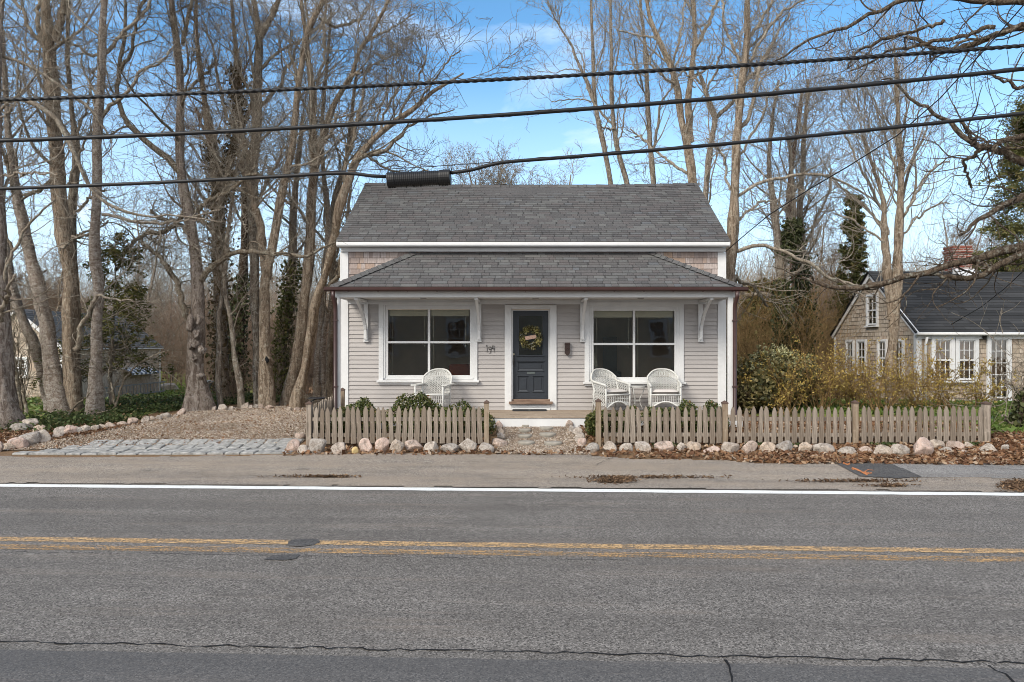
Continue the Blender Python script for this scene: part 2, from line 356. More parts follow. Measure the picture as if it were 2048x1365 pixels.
# ================================================================ GROUND, ROAD, PAVING
rng = np.random.default_rng(11)
def inside(poly, x, y):
    n = len(poly); r = np.zeros(x.shape, bool); j = n-1
    for i in range(n):
        xi, yi = poly[i][:2]; xj, yj = poly[j][:2]
        if yi != yj: r ^= ((yi > y) != (yj > y)) & (x < (xj-xi)*(y-yi)/(yj-yi)+xi)
        j = i
    return r
def sheet(name, poly, step, off, m, rag=0.0, kind='structure', bumps=0.0):
    px = np.array([p[0] for p in poly]); py = np.array([p[1] for p in poly])
    xs = np.arange(px.min()-step, px.max()+step, step); ys = np.arange(py.min()-step, py.max()+step, step)
    X, Y = np.meshgrid(xs, ys); Cx = (X[:-1,:-1]+X[1:,1:])/2; Cy = (Y[:-1,:-1]+Y[1:,1:])/2
    if rag: Cx = Cx+rag*np.sin(Cy*9)+rag*.7*np.sin(Cy*23+Cx*4); Cy = Cy+rag*np.sin(Cx*7)+rag*.8*np.sin(Cx*19+2)
    keep = inside(poly, Cx, Cy); idx = np.arange(X.size).reshape(X.shape)
    f = np.stack([idx[:-1,:-1][keep], idx[:-1,1:][keep], idx[1:,1:][keep], idx[1:,:-1][keep]], 1)
    Z = gz(X, Y)+off
    if bumps: Z = Z+bumps*(np.sin(X*3.1+Y*1.7)+np.sin(Y*4.3-X*2.2))*.5
    used = np.unique(f); rm = np.full(X.size, -1); rm[used] = np.arange(len(used))
    v = np.stack([X.ravel(), Y.ravel(), Z.ravel()], 1)[used]
    return tag(link(name, fastmesh(name, v, rm[f], smooth=True), m), kind=kind)
# terrain: one sheet to the horizon
xs = np.concatenate([np.linspace(-420, -40, 30), np.arange(-38, 38, .33), np.linspace(40, 420, 30)])
ys = np.concatenate([np.linspace(-60, 8, 12), np.arange(9, 34, .3), np.linspace(35, 90, 30), np.linspace(95, 700, 30)])
X, Y = np.meshgrid(xs, ys); Z = gz(X, Y); V = Y+.044*X
Z = Z-.06*sm(10.9, 10.6, V)-.0
idx = np.arange(X.size).reshape(X.shape)
f = np.stack([idx[:-1,:-1].ravel(), idx[:-1,1:].ravel(), idx[1:,1:].ravel(), idx[1:,:-1].ravel()], 1)
tag(link('ground', fastmesh('ground', np.stack([X.ravel(), Y.ravel(), Z.ravel()], 1), f, smooth=True), WOODFL), kind='structure')

def band(name, v0, v1, z, m, x0=-60, x1=60, step=.25, wob=0.0):
    n = int((x1-x0)/step); x = np.linspace(x0, x1, n)
    a = v0-.044*x+wob*(np.sin(x*5.3)+np.sin(x*11.1+1)); b = v1-.044*x+wob*(np.sin(x*4.1+2)+np.sin(x*13.7))
    v = np.concatenate([np.stack([x, a, np.full(n, z)], 1), np.stack([x, b, np.full(n, z)], 1)])
    i = np.arange(n-1); f = np.stack([i, i+1, i+1+n, i+n], 1)
    return tag(link(name, fastmesh(name, v, f), m), kind='structure')
band('road', -8, 10.72, 0.0, ASPH, step=1)
def worn(name, col, lo, hi, sx=7, sy=30):
    n = NT(name); P = n.pos(); s = n.sep(P)
    f = n.math('ADD', n.math('MULTIPLY', n.noise(P, 42, 5, .8), .55), n.math('MULTIPLY', n.noise(n.map(P, (sx, sy, 1)), 1, 5, .7), .5))
    c = n.mix(n.noise(P, 60, 3), tuple(q*.8 for q in col), col)
    n.surf(c, .7, n.bump(f, .3, .004))
    t = n.n('ShaderNodeBsdfTransparent'); x = n.n('ShaderNodeMixShader')
    n.L(n.ramp(f, [(lo, 0), (hi, 1)]), x.inputs[0]); n.L(t.outputs[0], x.inputs[1]); n.L(n.b.outputs[0], x.inputs[2]); n.L(x.outputs[0], n.out.inputs[0])
    return n.m
WLINE = worn('white_road_paint', (.76,.76,.74), .38, .45); YLINE = worn('yellow_road_paint', (.55,.36,.18), .475, .56)
YLINE2 = worn('worn_yellow_road_paint', (.50,.31,.14), .515, .58, 3, 40)
band('road_edge_line', 10.365, 10.575, .005, WLINE, wob=.006)
band('road_centre_line', 7.50, 7.67, .005, YLINE, wob=.004)
band('road_centre_line', 7.20, 7.38, .005, YLINE2, wob=.006)

# shoulder of sandy old asphalt up to the leaf strip
top = [(-700,905),(0,913),(60,917),(330,915),(560,912),(760,909),(1000,911),(1160,911),(1270,920),(1400,921),(1560,930),(1640,929),(2048,932),(2700,935)]
tw = [G(*p) for p in top]
edge = [(x, 10.62-.044*x) for x in np.linspace(18, -16, 40)]
sheet('road_shoulder', [(p[0], p[1]) for p in tw]+edge, .09, .014, SHOULD, rag=.02)
# sidewalk on the right and the dark patch beside it
rp = lambda a: [tuple(G(*p)[:2]) for p in a]
sheet('sidewalk', rp([(1725,929),(2048,931),(2600,934),(2600,962),(2048,960),(1960,957),(1840,957),(1780,944)]), .07, .020, SIDEW, rag=.012)
sheet('sidewalk_patch', rp([(1667,927),(1772,927),(1805,940),(1842,957),(1795,960),(1722,956),(1700,945)]), .035, .026, PATCHM)
def decal(name, polys, off, m):
    b = MB()
    for P in polys:
        w = [G(*p) for p in P]; b.add([(p[0], p[1], p[2]+off) for p in w], [tuple(range(len(w)))])
    return tag(b.build(name, m), kind='structure')
decal('asphalt_patch', [[(578,1083),(600,1079),(636,1080),(642,1086),(628,1091),(600,1095),(574,1093)]], .008, PATCHM)
decal('asphalt_patch', [[(528,1121),(546,1112),(600,1110),(592,1119),(570,1122)]], .008, PATCHM)
SPRAY = worn('orange_marking_paint', (.62,.23,.08), .44, .54, 20, 20)
def stroke(pts, w):
    out = []
    for a, b in zip(pts[:-1], pts[1:]):
        dx, dy = b[0]-a[0], b[1]-a[1]; l = math.hypot(dx, dy) or 1; nx, ny = -dy/l*w, dx/l*w*.6
        out.append([(a[0]+nx, a[1]+ny+.3), (b[0]+nx, b[1]+ny+.3), (b[0]-nx, b[1]-ny-.3), (a[0]-nx, a[1]-ny-.3)])
    return out
decal('utility_marking', stroke([(1686,930),(1697,934),(1700,930)], 1.6)+stroke([(1704,940),(1713,943),(1735,954)], 1.9)+stroke([(1704,940),(1707,944)],1.9)
      +stroke([(1748,945),(1736,944),(1729,948),(1736,951),(1744,950)], 1.3), .034, SPRAY)
# cracks in the road
CRK = m_plain('crack_filler', (.016,.016,.017), .9, .1)
def crack(pts, w, z=.006, seed=0, rag=.025):
    r = random.Random(seed); P = []
    for (x0, y0), (x1, y1) in zip(pts[:-1], pts[1:]):
        n = max(2, int(math.hypot(x1-x0, y1-y0)/.07))
        for i in range(n): P.append((x0+(x1-x0)*i/n+r.uniform(-rag, rag), y0+(y1-y0)*i/n+r.uniform(-rag, rag)))
    P.append(pts[-1]); b = MB(); vs = []; fs = []
    for i, p in enumerate(P):
        q = P[min(i+1, len(P)-1)]; o = P[max(i-1, 0)]; d = math.hypot(q[0]-o[0], q[1]-o[1]) or 1; nx, ny = -(q[1]-o[1])/d, (q[0]-o[0])/d
        ww = w*r.uniform(.25, 1); vs += [(p[0]+nx*ww, p[1]+ny*ww, z), (p[0]-nx*ww, p[1]-ny*ww, z)]
    for i in range(len(P)-1): fs.append((2*i, 2*i+1, 2*i+3, 2*i+2))
    return b.add(vs, fs)
g2 = lambda px, py: ((px-CX)*(H*F/(py-CY))/F, H*F/(py-CY))
b = MB()
for seed, (pts, w, rag) in enumerate([([(-14, 5.58), (-3.7, 5.12), (0, 4.95), (3.1, 4.79), (12, 4.42)], .010, .022),
        ([g2(1453,1322), g2(1460,1345), g2(1475,1400), g2(1490,1460)], .012, .01), ([g2(1976,1334), g2(2010,1350), g2(2060,1400)], .009, .01),
        ([g2(1560,858+300), g2(1640,1160)], .003, .01),
        ([(-9, 7.50), (-1, 7.15), (1, 7.06)], .005, .02)]):
    k = crack(pts, w, seed=seed, rag=rag); b.add(k.v, k.f)
tag(b.build('road_crack', CRK), kind='structure')
b = MB()
for seed, (a, w) in enumerate([([(1190,935),(1215,922),(1240,912)], .008), ([(1760,968),(1800,985)], .006), ([(300,937),(500,941),(700,944)], .004), ([(1960,936),(2048,944)], .008), ([(760,925),(900,931),(1090,928),(1200,940)], .004)]):
    k = crack([G(*p)[:2] for p in a], w, seed=seed+20); b.add([(p[0], p[1], gzf(p[0], p[1])+.03) for p in k.v], k.f)
tag(b.build('shoulder_crack', CRK), kind='structure')
# gravel driveway and front path
drive_poly = rp([(-60,905),(110,899),(340,892),(600,888),(616,880),(616,860),(640,826),(640,815),(560,812),(480,816),(400,822),(330,834),(250,855),(190,868),(110,882),(20,893),(-60,900)])
sheet('gravel_driveway', drive_poly, .08, .016, GRAV, rag=.03)
path_poly = rp([(1008,846),(1138,843),(1150,870),(1172,893),(1190,912),(990,909),(1000,880)])
sheet('gravel_path', path_poly, .06, .016, GRAV, rag=.03)
sheet('lawn', rp([(-300,900),(20,868),(120,850),(330,823),(480,806),(560,792),(560,760),(300,742),(-700,742),(-900,800)]), .35, .012, LAWN, rag=.1)
sheet('lawn', rp([(1985,868),(2048,876),(2500,880),(2500,800),(1930,796),(1700,796),(1500,800),(1500,830),(1700,846)]), .2, .012, LAWN, rag=.1)
# granite block apron across the drive
b = MB(); r = random.Random(3); A = G(30, 917); 
for j in range(4):
    v0 = 12.98+.30*j; xx = -9.55+r.uniform(0, .2)+[0, .28, .55, .85][j]*1.0
    while xx < -4.52-.02*j:
        w = r.uniform(.22, .40); d = .285
        x0, x1 = xx+.012, xx+w-.012; y0 = v0+r.uniform(-.01, .01)-.044*xx; y1 = y0+d-.02
        P = [(x0+r.uniform(-.015,.015), y0+r.uniform(-.015,.015)), (x1+r.uniform(-.015,.015), y0+r.uniform(-.015,.015)), (x1+r.uniform(-.015,.015), y1+r.uniform(-.015,.015)), (x0+r.uniform(-.015,.015), y1+r.uniform(-.015,.015))]
        h = r.uniform(.028, .045); cx = sum(p[0] for p in P)/4; cy = sum(p[1] for p in P)/4
        vs = [(p[0], p[1], gzf(*p)-.05) for p in P]+[(p[0], p[1], gzf(*p)+h-.014) for p in P]+[(cx+(p[0]-cx)*.86, cy+(p[1]-cy)*.86, gzf(*p)+h) for p in P]
        fs = [(0,1,5,4),(1,2,6,5),(2,3,7,6),(3,0,4,7),(4,5,9,8),(5,6,10,9),(6,7,11,10),(7,4,8,11),(8,9,10,11)]
        b.add(vs, fs); xx += w
tag(b.build('cobblestone_apron', COB), kind='structure')

# ---------------------------------------------------------------- loose stuff
def quads(P, size, flat=0.0, aspect=1.6, seed=0, bend=.0):
    """leaf-sized diamonds at the points P; flat=1 lies on the ground"""
    r = np.random.default_rng(seed); n = len(P); P = np.asarray(P, float)
    a = r.normal(size=(n, 3)); b = r.normal(size=(n, 3))
    if flat: a[:, 2] *= (1-flat); b[:, 2] *= (1-flat)
    a /= np.linalg.norm(a, axis=1)[:, None]; b -= a*(a*b).sum(1)[:, None]; b /= np.linalg.norm(b, axis=1)[:, None]+1e-9
    s = (size*r.uniform(.6, 1.35, n))[:, None]; a = a*s*aspect*.5; b = b*s*.5
    v = np.stack([P-a, P+b-a*.1, P+a, P-b-a*.1], 1).reshape(-1, 3)
    return v, np.arange(4*n).reshape(n, 4)
def stuff(name, P, size, m, label, **kw):
    v, f = quads(P, size, **kw); o = link(name, fastmesh(name, v, f), m); return tag(o, label, kind='stuff')
def scatter(poly, n, seed=0, dens=None):
    r = np.random.default_rng(seed); px = [p[0] for p in poly]; py = [p[1] for p in poly]
    x = r.uniform(min(px), max(px), n*6); y = r.uniform(min(py), max(py), n*6); k = inside(poly, x, y)
    if dens is not None: k &= r.uniform(size=len(x)) < dens(x, y)
    x = x[k][:n]; y = y[k][:n]; return np.stack([x, y, gz(x, y)], 1)
def octs(P, size, seed=0):
    r = np.random.default_rng(seed); n = len(P); s = (size*r.uniform(.5, 1.4, n))[:, None, None]
    o = np.array([[1,0,0],[0,1,0],[-1,0,0],[0,-1,0],[0,0,.7],[0,0,-.7]])*s*r.uniform(.6, 1.2, (n, 6, 1))
    v = (P[:, None, :]+o).reshape(-1, 3); t = np.array([[0,1,4],[1,2,4],[2,3,4],[3,0,4],[1,0,5],[2,1,5],[3,2,5],[0,3,5]])
    return v, (t[None]+6*np.arange(n)[:, None, None]).reshape(-1, 3)
P = np.concatenate([scatter(drive_poly, 26000, 1), scatter(path_poly, 9000, 2)]); P[:, 2] += .022
v, f = octs(P, .014, 3); tag(link('gravel', fastmesh('gravel', v, f), CHIP), 'loose pea gravel on the driveway and the front path', kind='stuff')
leaf_strip = rp([(560,914),(1000,912),(1160,912),(1270,921),(1400,922),(1560,931),(1640,930),(2048,934),(2300,936),(2300,870),(1990,868),(1960,893),(1400,897),(1190,900),(1165,888),(1150,905),(1000,906),(985,893),(620,893),(575,900)])
P = scatter(leaf_strip, 12000, 5, lambda x, y: .22+.78*sm(2, 6.5, x)); P[:, 2] += np.random.default_rng(1).uniform(.015, .06, len(P))
stuff('leaf_litter', P, .055, LEAFD, 'dry brown oak leaves drifted along the stone border', flat=.5, seed=6)
bed = rp([(625,890),(980,892),(985,850),(1140,850),(1190,895),(1975,893),(1985,850),(1500,838),(1180,838),(990,838),(650,838)])
P = scatter(bed, 9000, 8); P[:, 2] += np.random.default_rng(1).uniform(.01, .05, len(P)); stuff('leaf_litter', P, .05, LEAFD, 'dry leaves lying in the beds behind the picket fences', flat=.5, seed=9)
P = scatter(drive_poly, 1500, 12, lambda x, y: .15+.85*sm(17, 14, y)*sm(-4, -8, x)); P[:, 2] += .035; stuff('leaf_litter', P, .032, LEAFD, 'sparse leaves blown over the gravel driveway', flat=.6, seed=13)
leftbed = rp([(-60,905),(20,893),(110,882),(190,868),(250,855),(260,848),(120,856),(-60,868)])
P = scatter(leftbed, 5000, 14); P[:, 2] += .03; stuff('leaf_litter', P, .055, LEAFD, 'brown leaves under the furrowed tree at the left', flat=.5, seed=15)
CRUMB = m_leaf('leaf_crumb', [(0,(.05,.03,.018)),(.5,(.10,.06,.035)),(.9,(.18,.11,.06)),(1,(.3,.2,.12))], .9, 0)
# leaves and twigs washed against the road edge
P = []
for cx, cy, n, rx, ry in ((1228,964,1500,34,5),(2035,975,1500,30,9),(660,957,200,50,1.5),(1300,958,420,150,2),(1700,966,420,130,2),(1780,975,260,50,2),(620,957,200,90,1)):
    q = rng.normal(size=(n, 2))*.5
    for a, bb in q: P.append(G(cx+a*rx, cy+bb*ry))
P = np.array(P); P[:, 2] += rng.uniform(.022, .05, len(P)); stuff('leaf_litter', P, .019, CRUMB, 'twigs and leaf crumbs washed along the road edge', flat=.6, seed=16, aspect=3.5)
ivy_poly = rp([(-80,880),(10,872),(100,868),(190,860),(260,846),(330,828),(400,817),(480,810),(560,806),(560,798),(470,796),(330,800),(200,812),(120,832),(60,838),(-80,850)])
P = scatter(ivy_poly, 34000, 21, lambda x, y: .3+.7*(np.sin(x*2.1+y)+np.sin(y*3.3-x*1.2) > -.9)); P[:, 2] += np.abs(rng.normal(size=len(P)))*.07+.02
stuff('ground_ivy', P, .05, IVYG, 'low glossy ground ivy between the left trees and the stone border', seed=22, flat=.35)
P = scatter(rp([(-300,880),(60,850),(150,830),(330,806),(440,792),(440,770),(-300,770)]), 26000, 25); P[:, 2] += rng.uniform(0, .05, len(P))
stuff('grass', P, .07, GRASS, 'short green grass in front of the shingled shed', seed=26, aspect=2.6)
P = scatter(rp([(1985,866),(2060,872),(2300,872),(2200,812),(1960,806),(1500,806),(1500,825),(1900,835)]), 18000, 27); P[:, 2] += rng.uniform(0, .08, len(P))
stuff('grass', P, .08, GRASS, 'rough grass before the neighbouring cottage', seed=28, aspect=2.4)
P = scatter(rp([(1180,900),(1990,896),(1990,890),(1180,893)]), 900, 29, lambda x, y: (np.sin(x*3)+np.sin(x*7.7) > .6)*1.0); P[:, 2] += rng.uniform(0, .06, len(P))
stuff('weeds', P, .045, IVYG, 'small green weeds sprouting along the fence foot', seed=30)
# ================================================================ THE COTTAGE
YW = 16.5                                  # the front wall
wx = lambda px, Y=YW: (px-CX)*Y/F
wz = lambda py, Y=YW: H-(py-CY)*Y/F
XL, XR = wx(683.5), wx(1449); ZG = .33
house = thing('cottage', 'small grey clapboard cottage with a shingled porch roof and dark blue front door', 'house', (0.15, YW, ZG))
def courses(b, O, U, V, Nn, rows, rh, spans, th, tabw, lip=True, v0=0):
    """overlapping courses on the plane O + u*U + v*V; spans(vmid) -> [(u0,u1,...)] possibly slanted"""
    O = Vector(O); U = Vector(U); V = Vector(V); Nn = Vector(Nn)
    for i in range(rows):
        va, vb = v0+i*rh, v0+(i+1)*rh
        for (a0, a1), (c0, c1) in spans(va, vb):
            if a1-a0 < .01 and c1-c0 < .01: continue
            p = [O+U*a0+V*va+Nn*th, O+U*a1+V*va+Nn*th, O+U*c1+V*vb+Nn*th*.12, O+U*c0+V*vb+Nn*th*.12]
            uv = [(a0/tabw, i+.1), (a1/tabw, i+.1), (c1/tabw, i+.9), (c0/tabw, i+.9)]
            b.add(p, [(0,1,2,3)], [uv])
            q = [p[0], p[1], O+U*a1+V*va, O+U*a0+V*va]
            b.add(q, [(3,2,1,0)], [[(a0/tabw, i+.1), (a1/tabw, i+.1), (a1/tabw, i+.1), (a0/tabw, i+.1)]])
def rect_spans(x0, x1, holes, clip=None):
    def f(va, vb):
        vm = (va+vb)/2; iv = [(x0, x1)]
        for h0, h1, z0, z1 in holes:
            if z0 < vm < z1:
                nv = []
                for a, c in iv:
                    if h1 <= a or h0 >= c: nv.append((a, c)); continue
                    if a < h0: nv.append((a, h0))
                    if h1 < c: nv.append((h1, c))
                iv = nv
        return [((a, c), (a, c)) for a, c in iv]
    return f
# openings (glass line) left window, right window, door
WL = (wx(776), wx(940), wz(751), wz(619)); WR = (wx(1187), wx(1349), wz(755), wz(622)); DO = (wx(1023), wx(1100), wz(800), wz(619))
grow_ = lambda r, a: (r[0]-a, r[1]+a, r[2]-a, r[3]+a)
ZC = 3.12                                   # porch ceiling
b = MB(); th = .022
zb = wz(822); nrow = 26; rh = (ZC-zb)/nrow
holes = [(r[0], r[1], r[2]-zb, r[3]-zb) for r in (grow_(WL, .12), grow_(WR, .12), grow_(DO, .1))]
courses(b, (0, YW, zb), (1,0,0), (0,0,1), (0,-1,0), nrow, rh, rect_spans(XL+.14, XR-.14, holes), th, 60)
b.build('clapboard_siding', CLAP, house)
b = MB()  # shell of the walls (sheathing) with openings, side and back walls
xs_ = sorted([XL+.02, XR-.02]+[q for r in (WL, WR, DO) for q in (r[0]-.02, r[1]+.02)]); zs_ = sorted([ZG-.1, 4.3]+[q for r in (WL, WR, DO) for q in (r[2]-.02, r[3]+.02)])
for i in range(len(xs_)-1):
    for j in range(len(zs_)-1):
        cx, cz = (xs_[i]+xs_[i+1])/2, (zs_[j]+zs_[j+1])/2
        if any(r[0] < cx < r[1] and r[2] < cz < r[3] for r in (WL, WR, DO)): continue
        b.box(xs_[i], xs_[i+1], YW+.012, YW+.14, zs_[j], zs_[j+1])
YB = 21.6
b.box(XL+.02, XL+.12, YW+.14, YB, ZG-.1, 4.3).box(XR-.12, XR-.02, YW+.14, YB, ZG-.1, 4.3).box(XL+.12, XR-.12, YB-.1, YB, ZG-.1, 4.3)
RZ = H+(CY-368)*19/F; RY = 19.0
for x in (XL+.02, XR-.12): b.prism([(x, YW+.14, 4.3), (x, YB, 4.3), (x, RY, RZ-.12)], (.1, 0, 0))
b.build('wall', ROOM, house)
b = MB()  # room seen through the windows
b.box(XL+.13, XR-.13, YW+.15, YB-.11, .50, .60); b.build('room_floor', ROOMD, house)
b = MB(); b.box(XL+.13, XR-.13, 20.2, 20.3, .6, 3.05).box(XL+.13, XR-.13, YW+.15, 20.2, 3.05, 3.15).box(-.55, -.45, YW+.5, 20.2, .6, 3.05).box(.78, .88, YW+.5, 20.2, .6, 3.05).build('room_wall', ROOM, house)
b = MB()
b.box(-1.9, -.95, 17.4, 18.1, .6, 1.05).box(-1.9, -.95, 17.95, 18.1, 1.05, 1.62).box(-1.95, -1.75, 17.4, 18.0, 1.05, 1.3)
b.build('sofa', RED, house, bevel=.05)
# outer shingled band above the porch roof, left and right
b = MB()
courses(b, (0, YW, 3.2), (1,0,0), (0,0,1), (0,-1,0), 9, .126, rect_spans(XL+.14, XR-.14, []), .016, .13)
b.build('shingled_wall', CEDAR, house)
b = MB(); b.add([(XL+.02, YW+.14, ZG),(XL+.02, YB, ZG),(XL+.02, YB, 4.3),(XL+.02, YW+.14, 4.3)], [(0,1,2,3)])
for x, s in ((XL+.02, -1), (XR-.02, 1)):
    bb = MB(); courses(bb, (x, YW+.1, ZG), (0,1,0), (0,0,1), (s,0,0), 32, .126, lambda va, vb: [((0, 5), (0, 5))], .016, .13); bb.build('side_siding', CEDARG, house)
# trim
for x0, x1, z0 in ((XL, XL+.155, ZG+.02), (XR-.16, XR, ZG+.02)):
    b = MB(); b.box(x0, x1, YW-.035, YW+.012, z0, 4.2); 
    xs0 = x0-.0 if x0 == XL else x1; s = -1 if x0 == XL else 1
    b.box(min(xs0, xs0+s*.03), max(xs0, xs0+s*.03), YW-.035, YW+.12, z0, 4.2)
    b.build('corner_board', WHITE, house, bevel=.004)
b = MB(); b.box(XL-.01, XR+.01, YW-.075, YW+.012, 4.212, 4.30).build('frieze_board', WHITE, house, bevel=.004)
b = MB(); b.box(XL-.05, XR+.05, 16.22, 16.46, 4.305, 4.375).box(XL-.05, XR+.05, 16.20, 16.3, 4.33, 4.40).build('eave_fascia', WHITE, house, bevel=.006)
# main roof: two planes with a slight sag in the ridge
def roofplane(name, y0, z0, y1, z1, x0, x1, m, tab=.22, rh=.115, sag=.055, th=.010, flare=.05, parent=house, xt0=None, xt1=None):
    b = MB(); L = math.hypot(y1-y0, z1-z0); rows = max(1, round(L/rh)); V = Vector((0, (y1-y0)/L, (z1-z0)/L)); Nn = Vector((0, -V.z, V.y)) if y1 > y0 else Vector((0, V.z, -V.y))
    if Nn.z < 0: Nn = -Nn
    xt0 = x0 if xt0 is None else xt0; xt1 = x1 if xt1 is None else xt1
    nx = 12; rh = L/rows
    def pt(x, v, off):
        t = v/L; s = -sag*(1-((x-(x0+x1)/2)/((x1-x0)/2))**2)*t
        p = Vector((x, y0, z0))+V*v+Nn*off; p.z += s; return p
    for i in range(rows):
        va, vb = i*rh, (i+1)*rh; ta, tb = va/L, vb/L
        A0, A1 = x0+(xt0-x0)*ta, x1+(xt1-x1)*ta; B0, B1 = x0+(xt0-x0)*tb, x1+(xt1-x1)*tb
        for k in range(nx):
            s0, s1 = k/nx, (k+1)/nx
            a, c = A0+(A1-A0)*s0, A0+(A1-A0)*s1; d, e = B0+(B1-B0)*s0, B0+(B1-B0)*s1
            b.add([pt(a, va, th), pt(c, va, th), pt(e, vb, .001), pt(d, vb, .001)], [(0,1,2,3)], [[(a/tab, i+.1), (c/tab, i+.1), (e/tab, i+.9), (d/tab, i+.9)]])
            b.add([pt(a, va, -.004), pt(c, va, -.004), pt(c, va, th), pt(a, va, th)], [(0,1,2,3)], [[(a/tab, i+.1), (c/tab, i+.1), (c/tab, i+.1), (a/tab, i+.1)]])
    # underside
    n = len(b.v); b.add([pt(x0, 0, -.03), pt(x1, 0, -.03), pt(xt1, L, -.03), pt(xt0, L, -.03)], [(3,2,1,0)])
    return b.build(name, m, parent)
roofplane('roof', 16.2, 4.41, RY, RZ, XL-.06, XR+.06, ROOF, xt0=wx(731, 19), xt1=wx(1395, 19))
roofplane('roof', 21.8, 4.41, RY, RZ, XL-.06, XR+.06, ROOF, xt0=wx(731, 19), xt1=wx(1395, 19))
b = MB(); n = 26
for i in range(n):   # ridge cap pieces
    x0 = wx(730, 19)+(wx(1397, 19)-wx(730, 19))*i/n; x1 = x0+(wx(1397, 19)-wx(730, 19))/n*1.02; xm = (x0+x1)/2
    s = -.055*(1-((xm-.17)/4.35)**2)
    b.add([(x0, RY-.13, RZ-.065+s), (x1, RY-.13, RZ-.075+s), (x1, RY, RZ+.022+s), (x0, RY, RZ+.032+s), (x0, RY+.13, RZ-.065+s), (x1, RY+.13, RZ-.075+s)], [(0,1,2,3), (3,2,5,4)],
          [[(i, 1.1), (i+.8, 1.1), (i+.8, 1.8), (i, 1.8)]]*2)
b.build('ridge_cap', ROOF, house)
b = MB()
for x, xt, s in ((XL-.04, wx(731, 19)+.02, -1), (XR+.04, wx(1395, 19)-.02, 1)):
    for y0 in (16.25, 21.75):
        b = MB(); b.bar((x, y0, 4.34), (xt, RY, RZ-.08), .03, .12); b.build('rake_board', WHITE, house)

# porch roof
YE = 15.28; ZE = wz(574, YE); EX0, EX1 = wx(662, YE), wx(1484, YE); ZT = 4.20; HX0, HX1 = wx(828), wx(1301)
roofplane('porch_roof', YE, ZE, YW-.0, ZT, EX0, EX1, ROOF, sag=0, xt0=HX0, xt1=HX1, rh=.12)
for x0, xt, s in ((EX0, HX0, -1), (EX1, HX1, 1)):     # hipped ends
    b = MB(); R = 12
    for i in range(R):
        t0, t1 = i/R, (i+1)/R
        f = lambda t: (Vector((x0+(xt-x0)*t, YE+(YW-YE)*t, ZE+(ZT-ZE)*t)), Vector((x0+(xt-x0)*t, YW, ZE+(ZT-ZE)*t)))
        (a, c), (d, e) = f(t0), f(t1); up = Vector((0, 0, .012))
        b.add([a+up, c+up, e, d], [(0,1,2,3)], [[(a.y/.3, i+.1), (c.y/.3, i+.1), (e.y/.3, i+.9), (d.y/.3, i+.9)]])
    b.build('porch_roof', ROOF, house)
    b = MB(); K = 15                                  # hip cap pieces
    A = Vector((x0, YE-.02, ZE+.012)); B = Vector((xt, YW, ZT+.012)); d = (B-A)
    side = Vector((0,0,1)).cross(d).normalized()
    for i in range(K):
        p = A+d*(i/K); q = A+d*((i+1.06)/K); lift = Vector((0,0,.03)); hi = Vector((0,0,.014))
        b.add([p+side*.12-Vector((0,0,.07))+lift, q+side*.12-Vector((0,0,.07))+hi, q+hi+Vector((0,0,.005)), p+lift+Vector((0,0,.005)), p-side*.13-Vector((0,0,.078))+lift, q-side*.13-Vector((0,0,.078))+hi],
              [(0,1,2,3), (3,2,5,4), (0,3,4)], [[(i, 7.1), (i+.8, 7.1), (i+.8, 7.8), (i, 7.8)]]*2+[[(i, 7.1)]*3])
    b.build('hip_cap', ROOF, house)
b = MB(); b.box(EX0-.01, EX1+.01, YE-.02, YE+.06, ZE-.05, ZE-.004).build('drip_edge', SHADE, house)
b = MB(); b.box(-4.06, 4.46, YE+.1, YE+.2, 3.105, 3.26).box(-4.06, -3.98, YE+.2, YW-.04, 3.105, 3.26).box(4.38, 4.46, YE+.2, YW-.04, 3.105, 3.26).build('porch_beam', WHITE, house, bevel=.005)
b = MB()
for i in range(6): b.box(-4.05, 4.45, YE+.2+i*.166, YE+.2+i*.166+.162, 3.125, 3.15)
b.build('porch_ceiling', SOFFIT, house)
b = MB(); b.box(XL+.16, XR-.16, YW-.03, YW+.01, 3.02, 3.122).build('ceiling_trim', WHITE, house, bevel=.004)
for px in (849, 1071, 1279):
    b = MB(); b.lathe((wx(px, 15.9), 15.72, 3.095), [(.07, .03), (.075, .012), (.06, 0), (.02, .004)], 18); b.build('ceiling_light', m_plain('light_trim', (.30,.29,.27), .5), house)
# gutter: half round with seams, and two downspouts
b = MB(); gx0, gx1 = wx(648, 15.2), wx(1496, 15.2); prof = [(YE-.02, ZE-.015), (YE-.03, ZE-.07), (YE-.075, ZE-.105), (YE-.12, ZE-.07), (YE-.125, ZE-.012), (YE-.115, ZE-.012), (YE-.11, ZE-.06), (YE-.075, ZE-.09), (YE-.04, ZE-.06), (YE-.03, ZE-.015)]
b.prism([(gx0, y, z) for y, z in prof], (gx1-gx0, 0, 0))
for x in (gx0, gx1-.01): b.prism([(x, y, z) for y, z in prof[:5]], (.01, 0, 0))
for i in range(15): x = gx0+.5+i*.62; b.box(x, x+.018, YE-.13, YE-.01, ZE-.112, ZE-.105)
gut = b.build('gutter', BRONZE, house)
for px, s in ((671.5, 1), (1469, -1)):
    x = wx(px, 15.35); b = MB()
    b.tube([(x-s*.02, YE-.075, ZE-.1), (x-s*.02, YE-.06, ZE-.22), (x, YE+.03, ZE-.36), (x, YE+.05, ZE-.5), (x, YE+.05, .62), (x-s*.06, YE-.06, .50)], .042, 12)
    ds = b.build('downspout', BRONZE, house)
    for z in (2.6, 1.2): b = MB(); b.box(x-.05, x+.05, YE+.0, YE+.1, z, z+.03); b.build('strap', BRONZE, ds)
for x0, x1 in ((wx(675.5, 15.45), wx(681, 15.45)), (wx(1455, 15.45), wx(1464.5, 15.45))):
    b = MB(); b.box(x0, x1, YE+.1, YE+.19, ZG-.05, 3.107).build('porch_post', WHITE, house, bevel=.004)
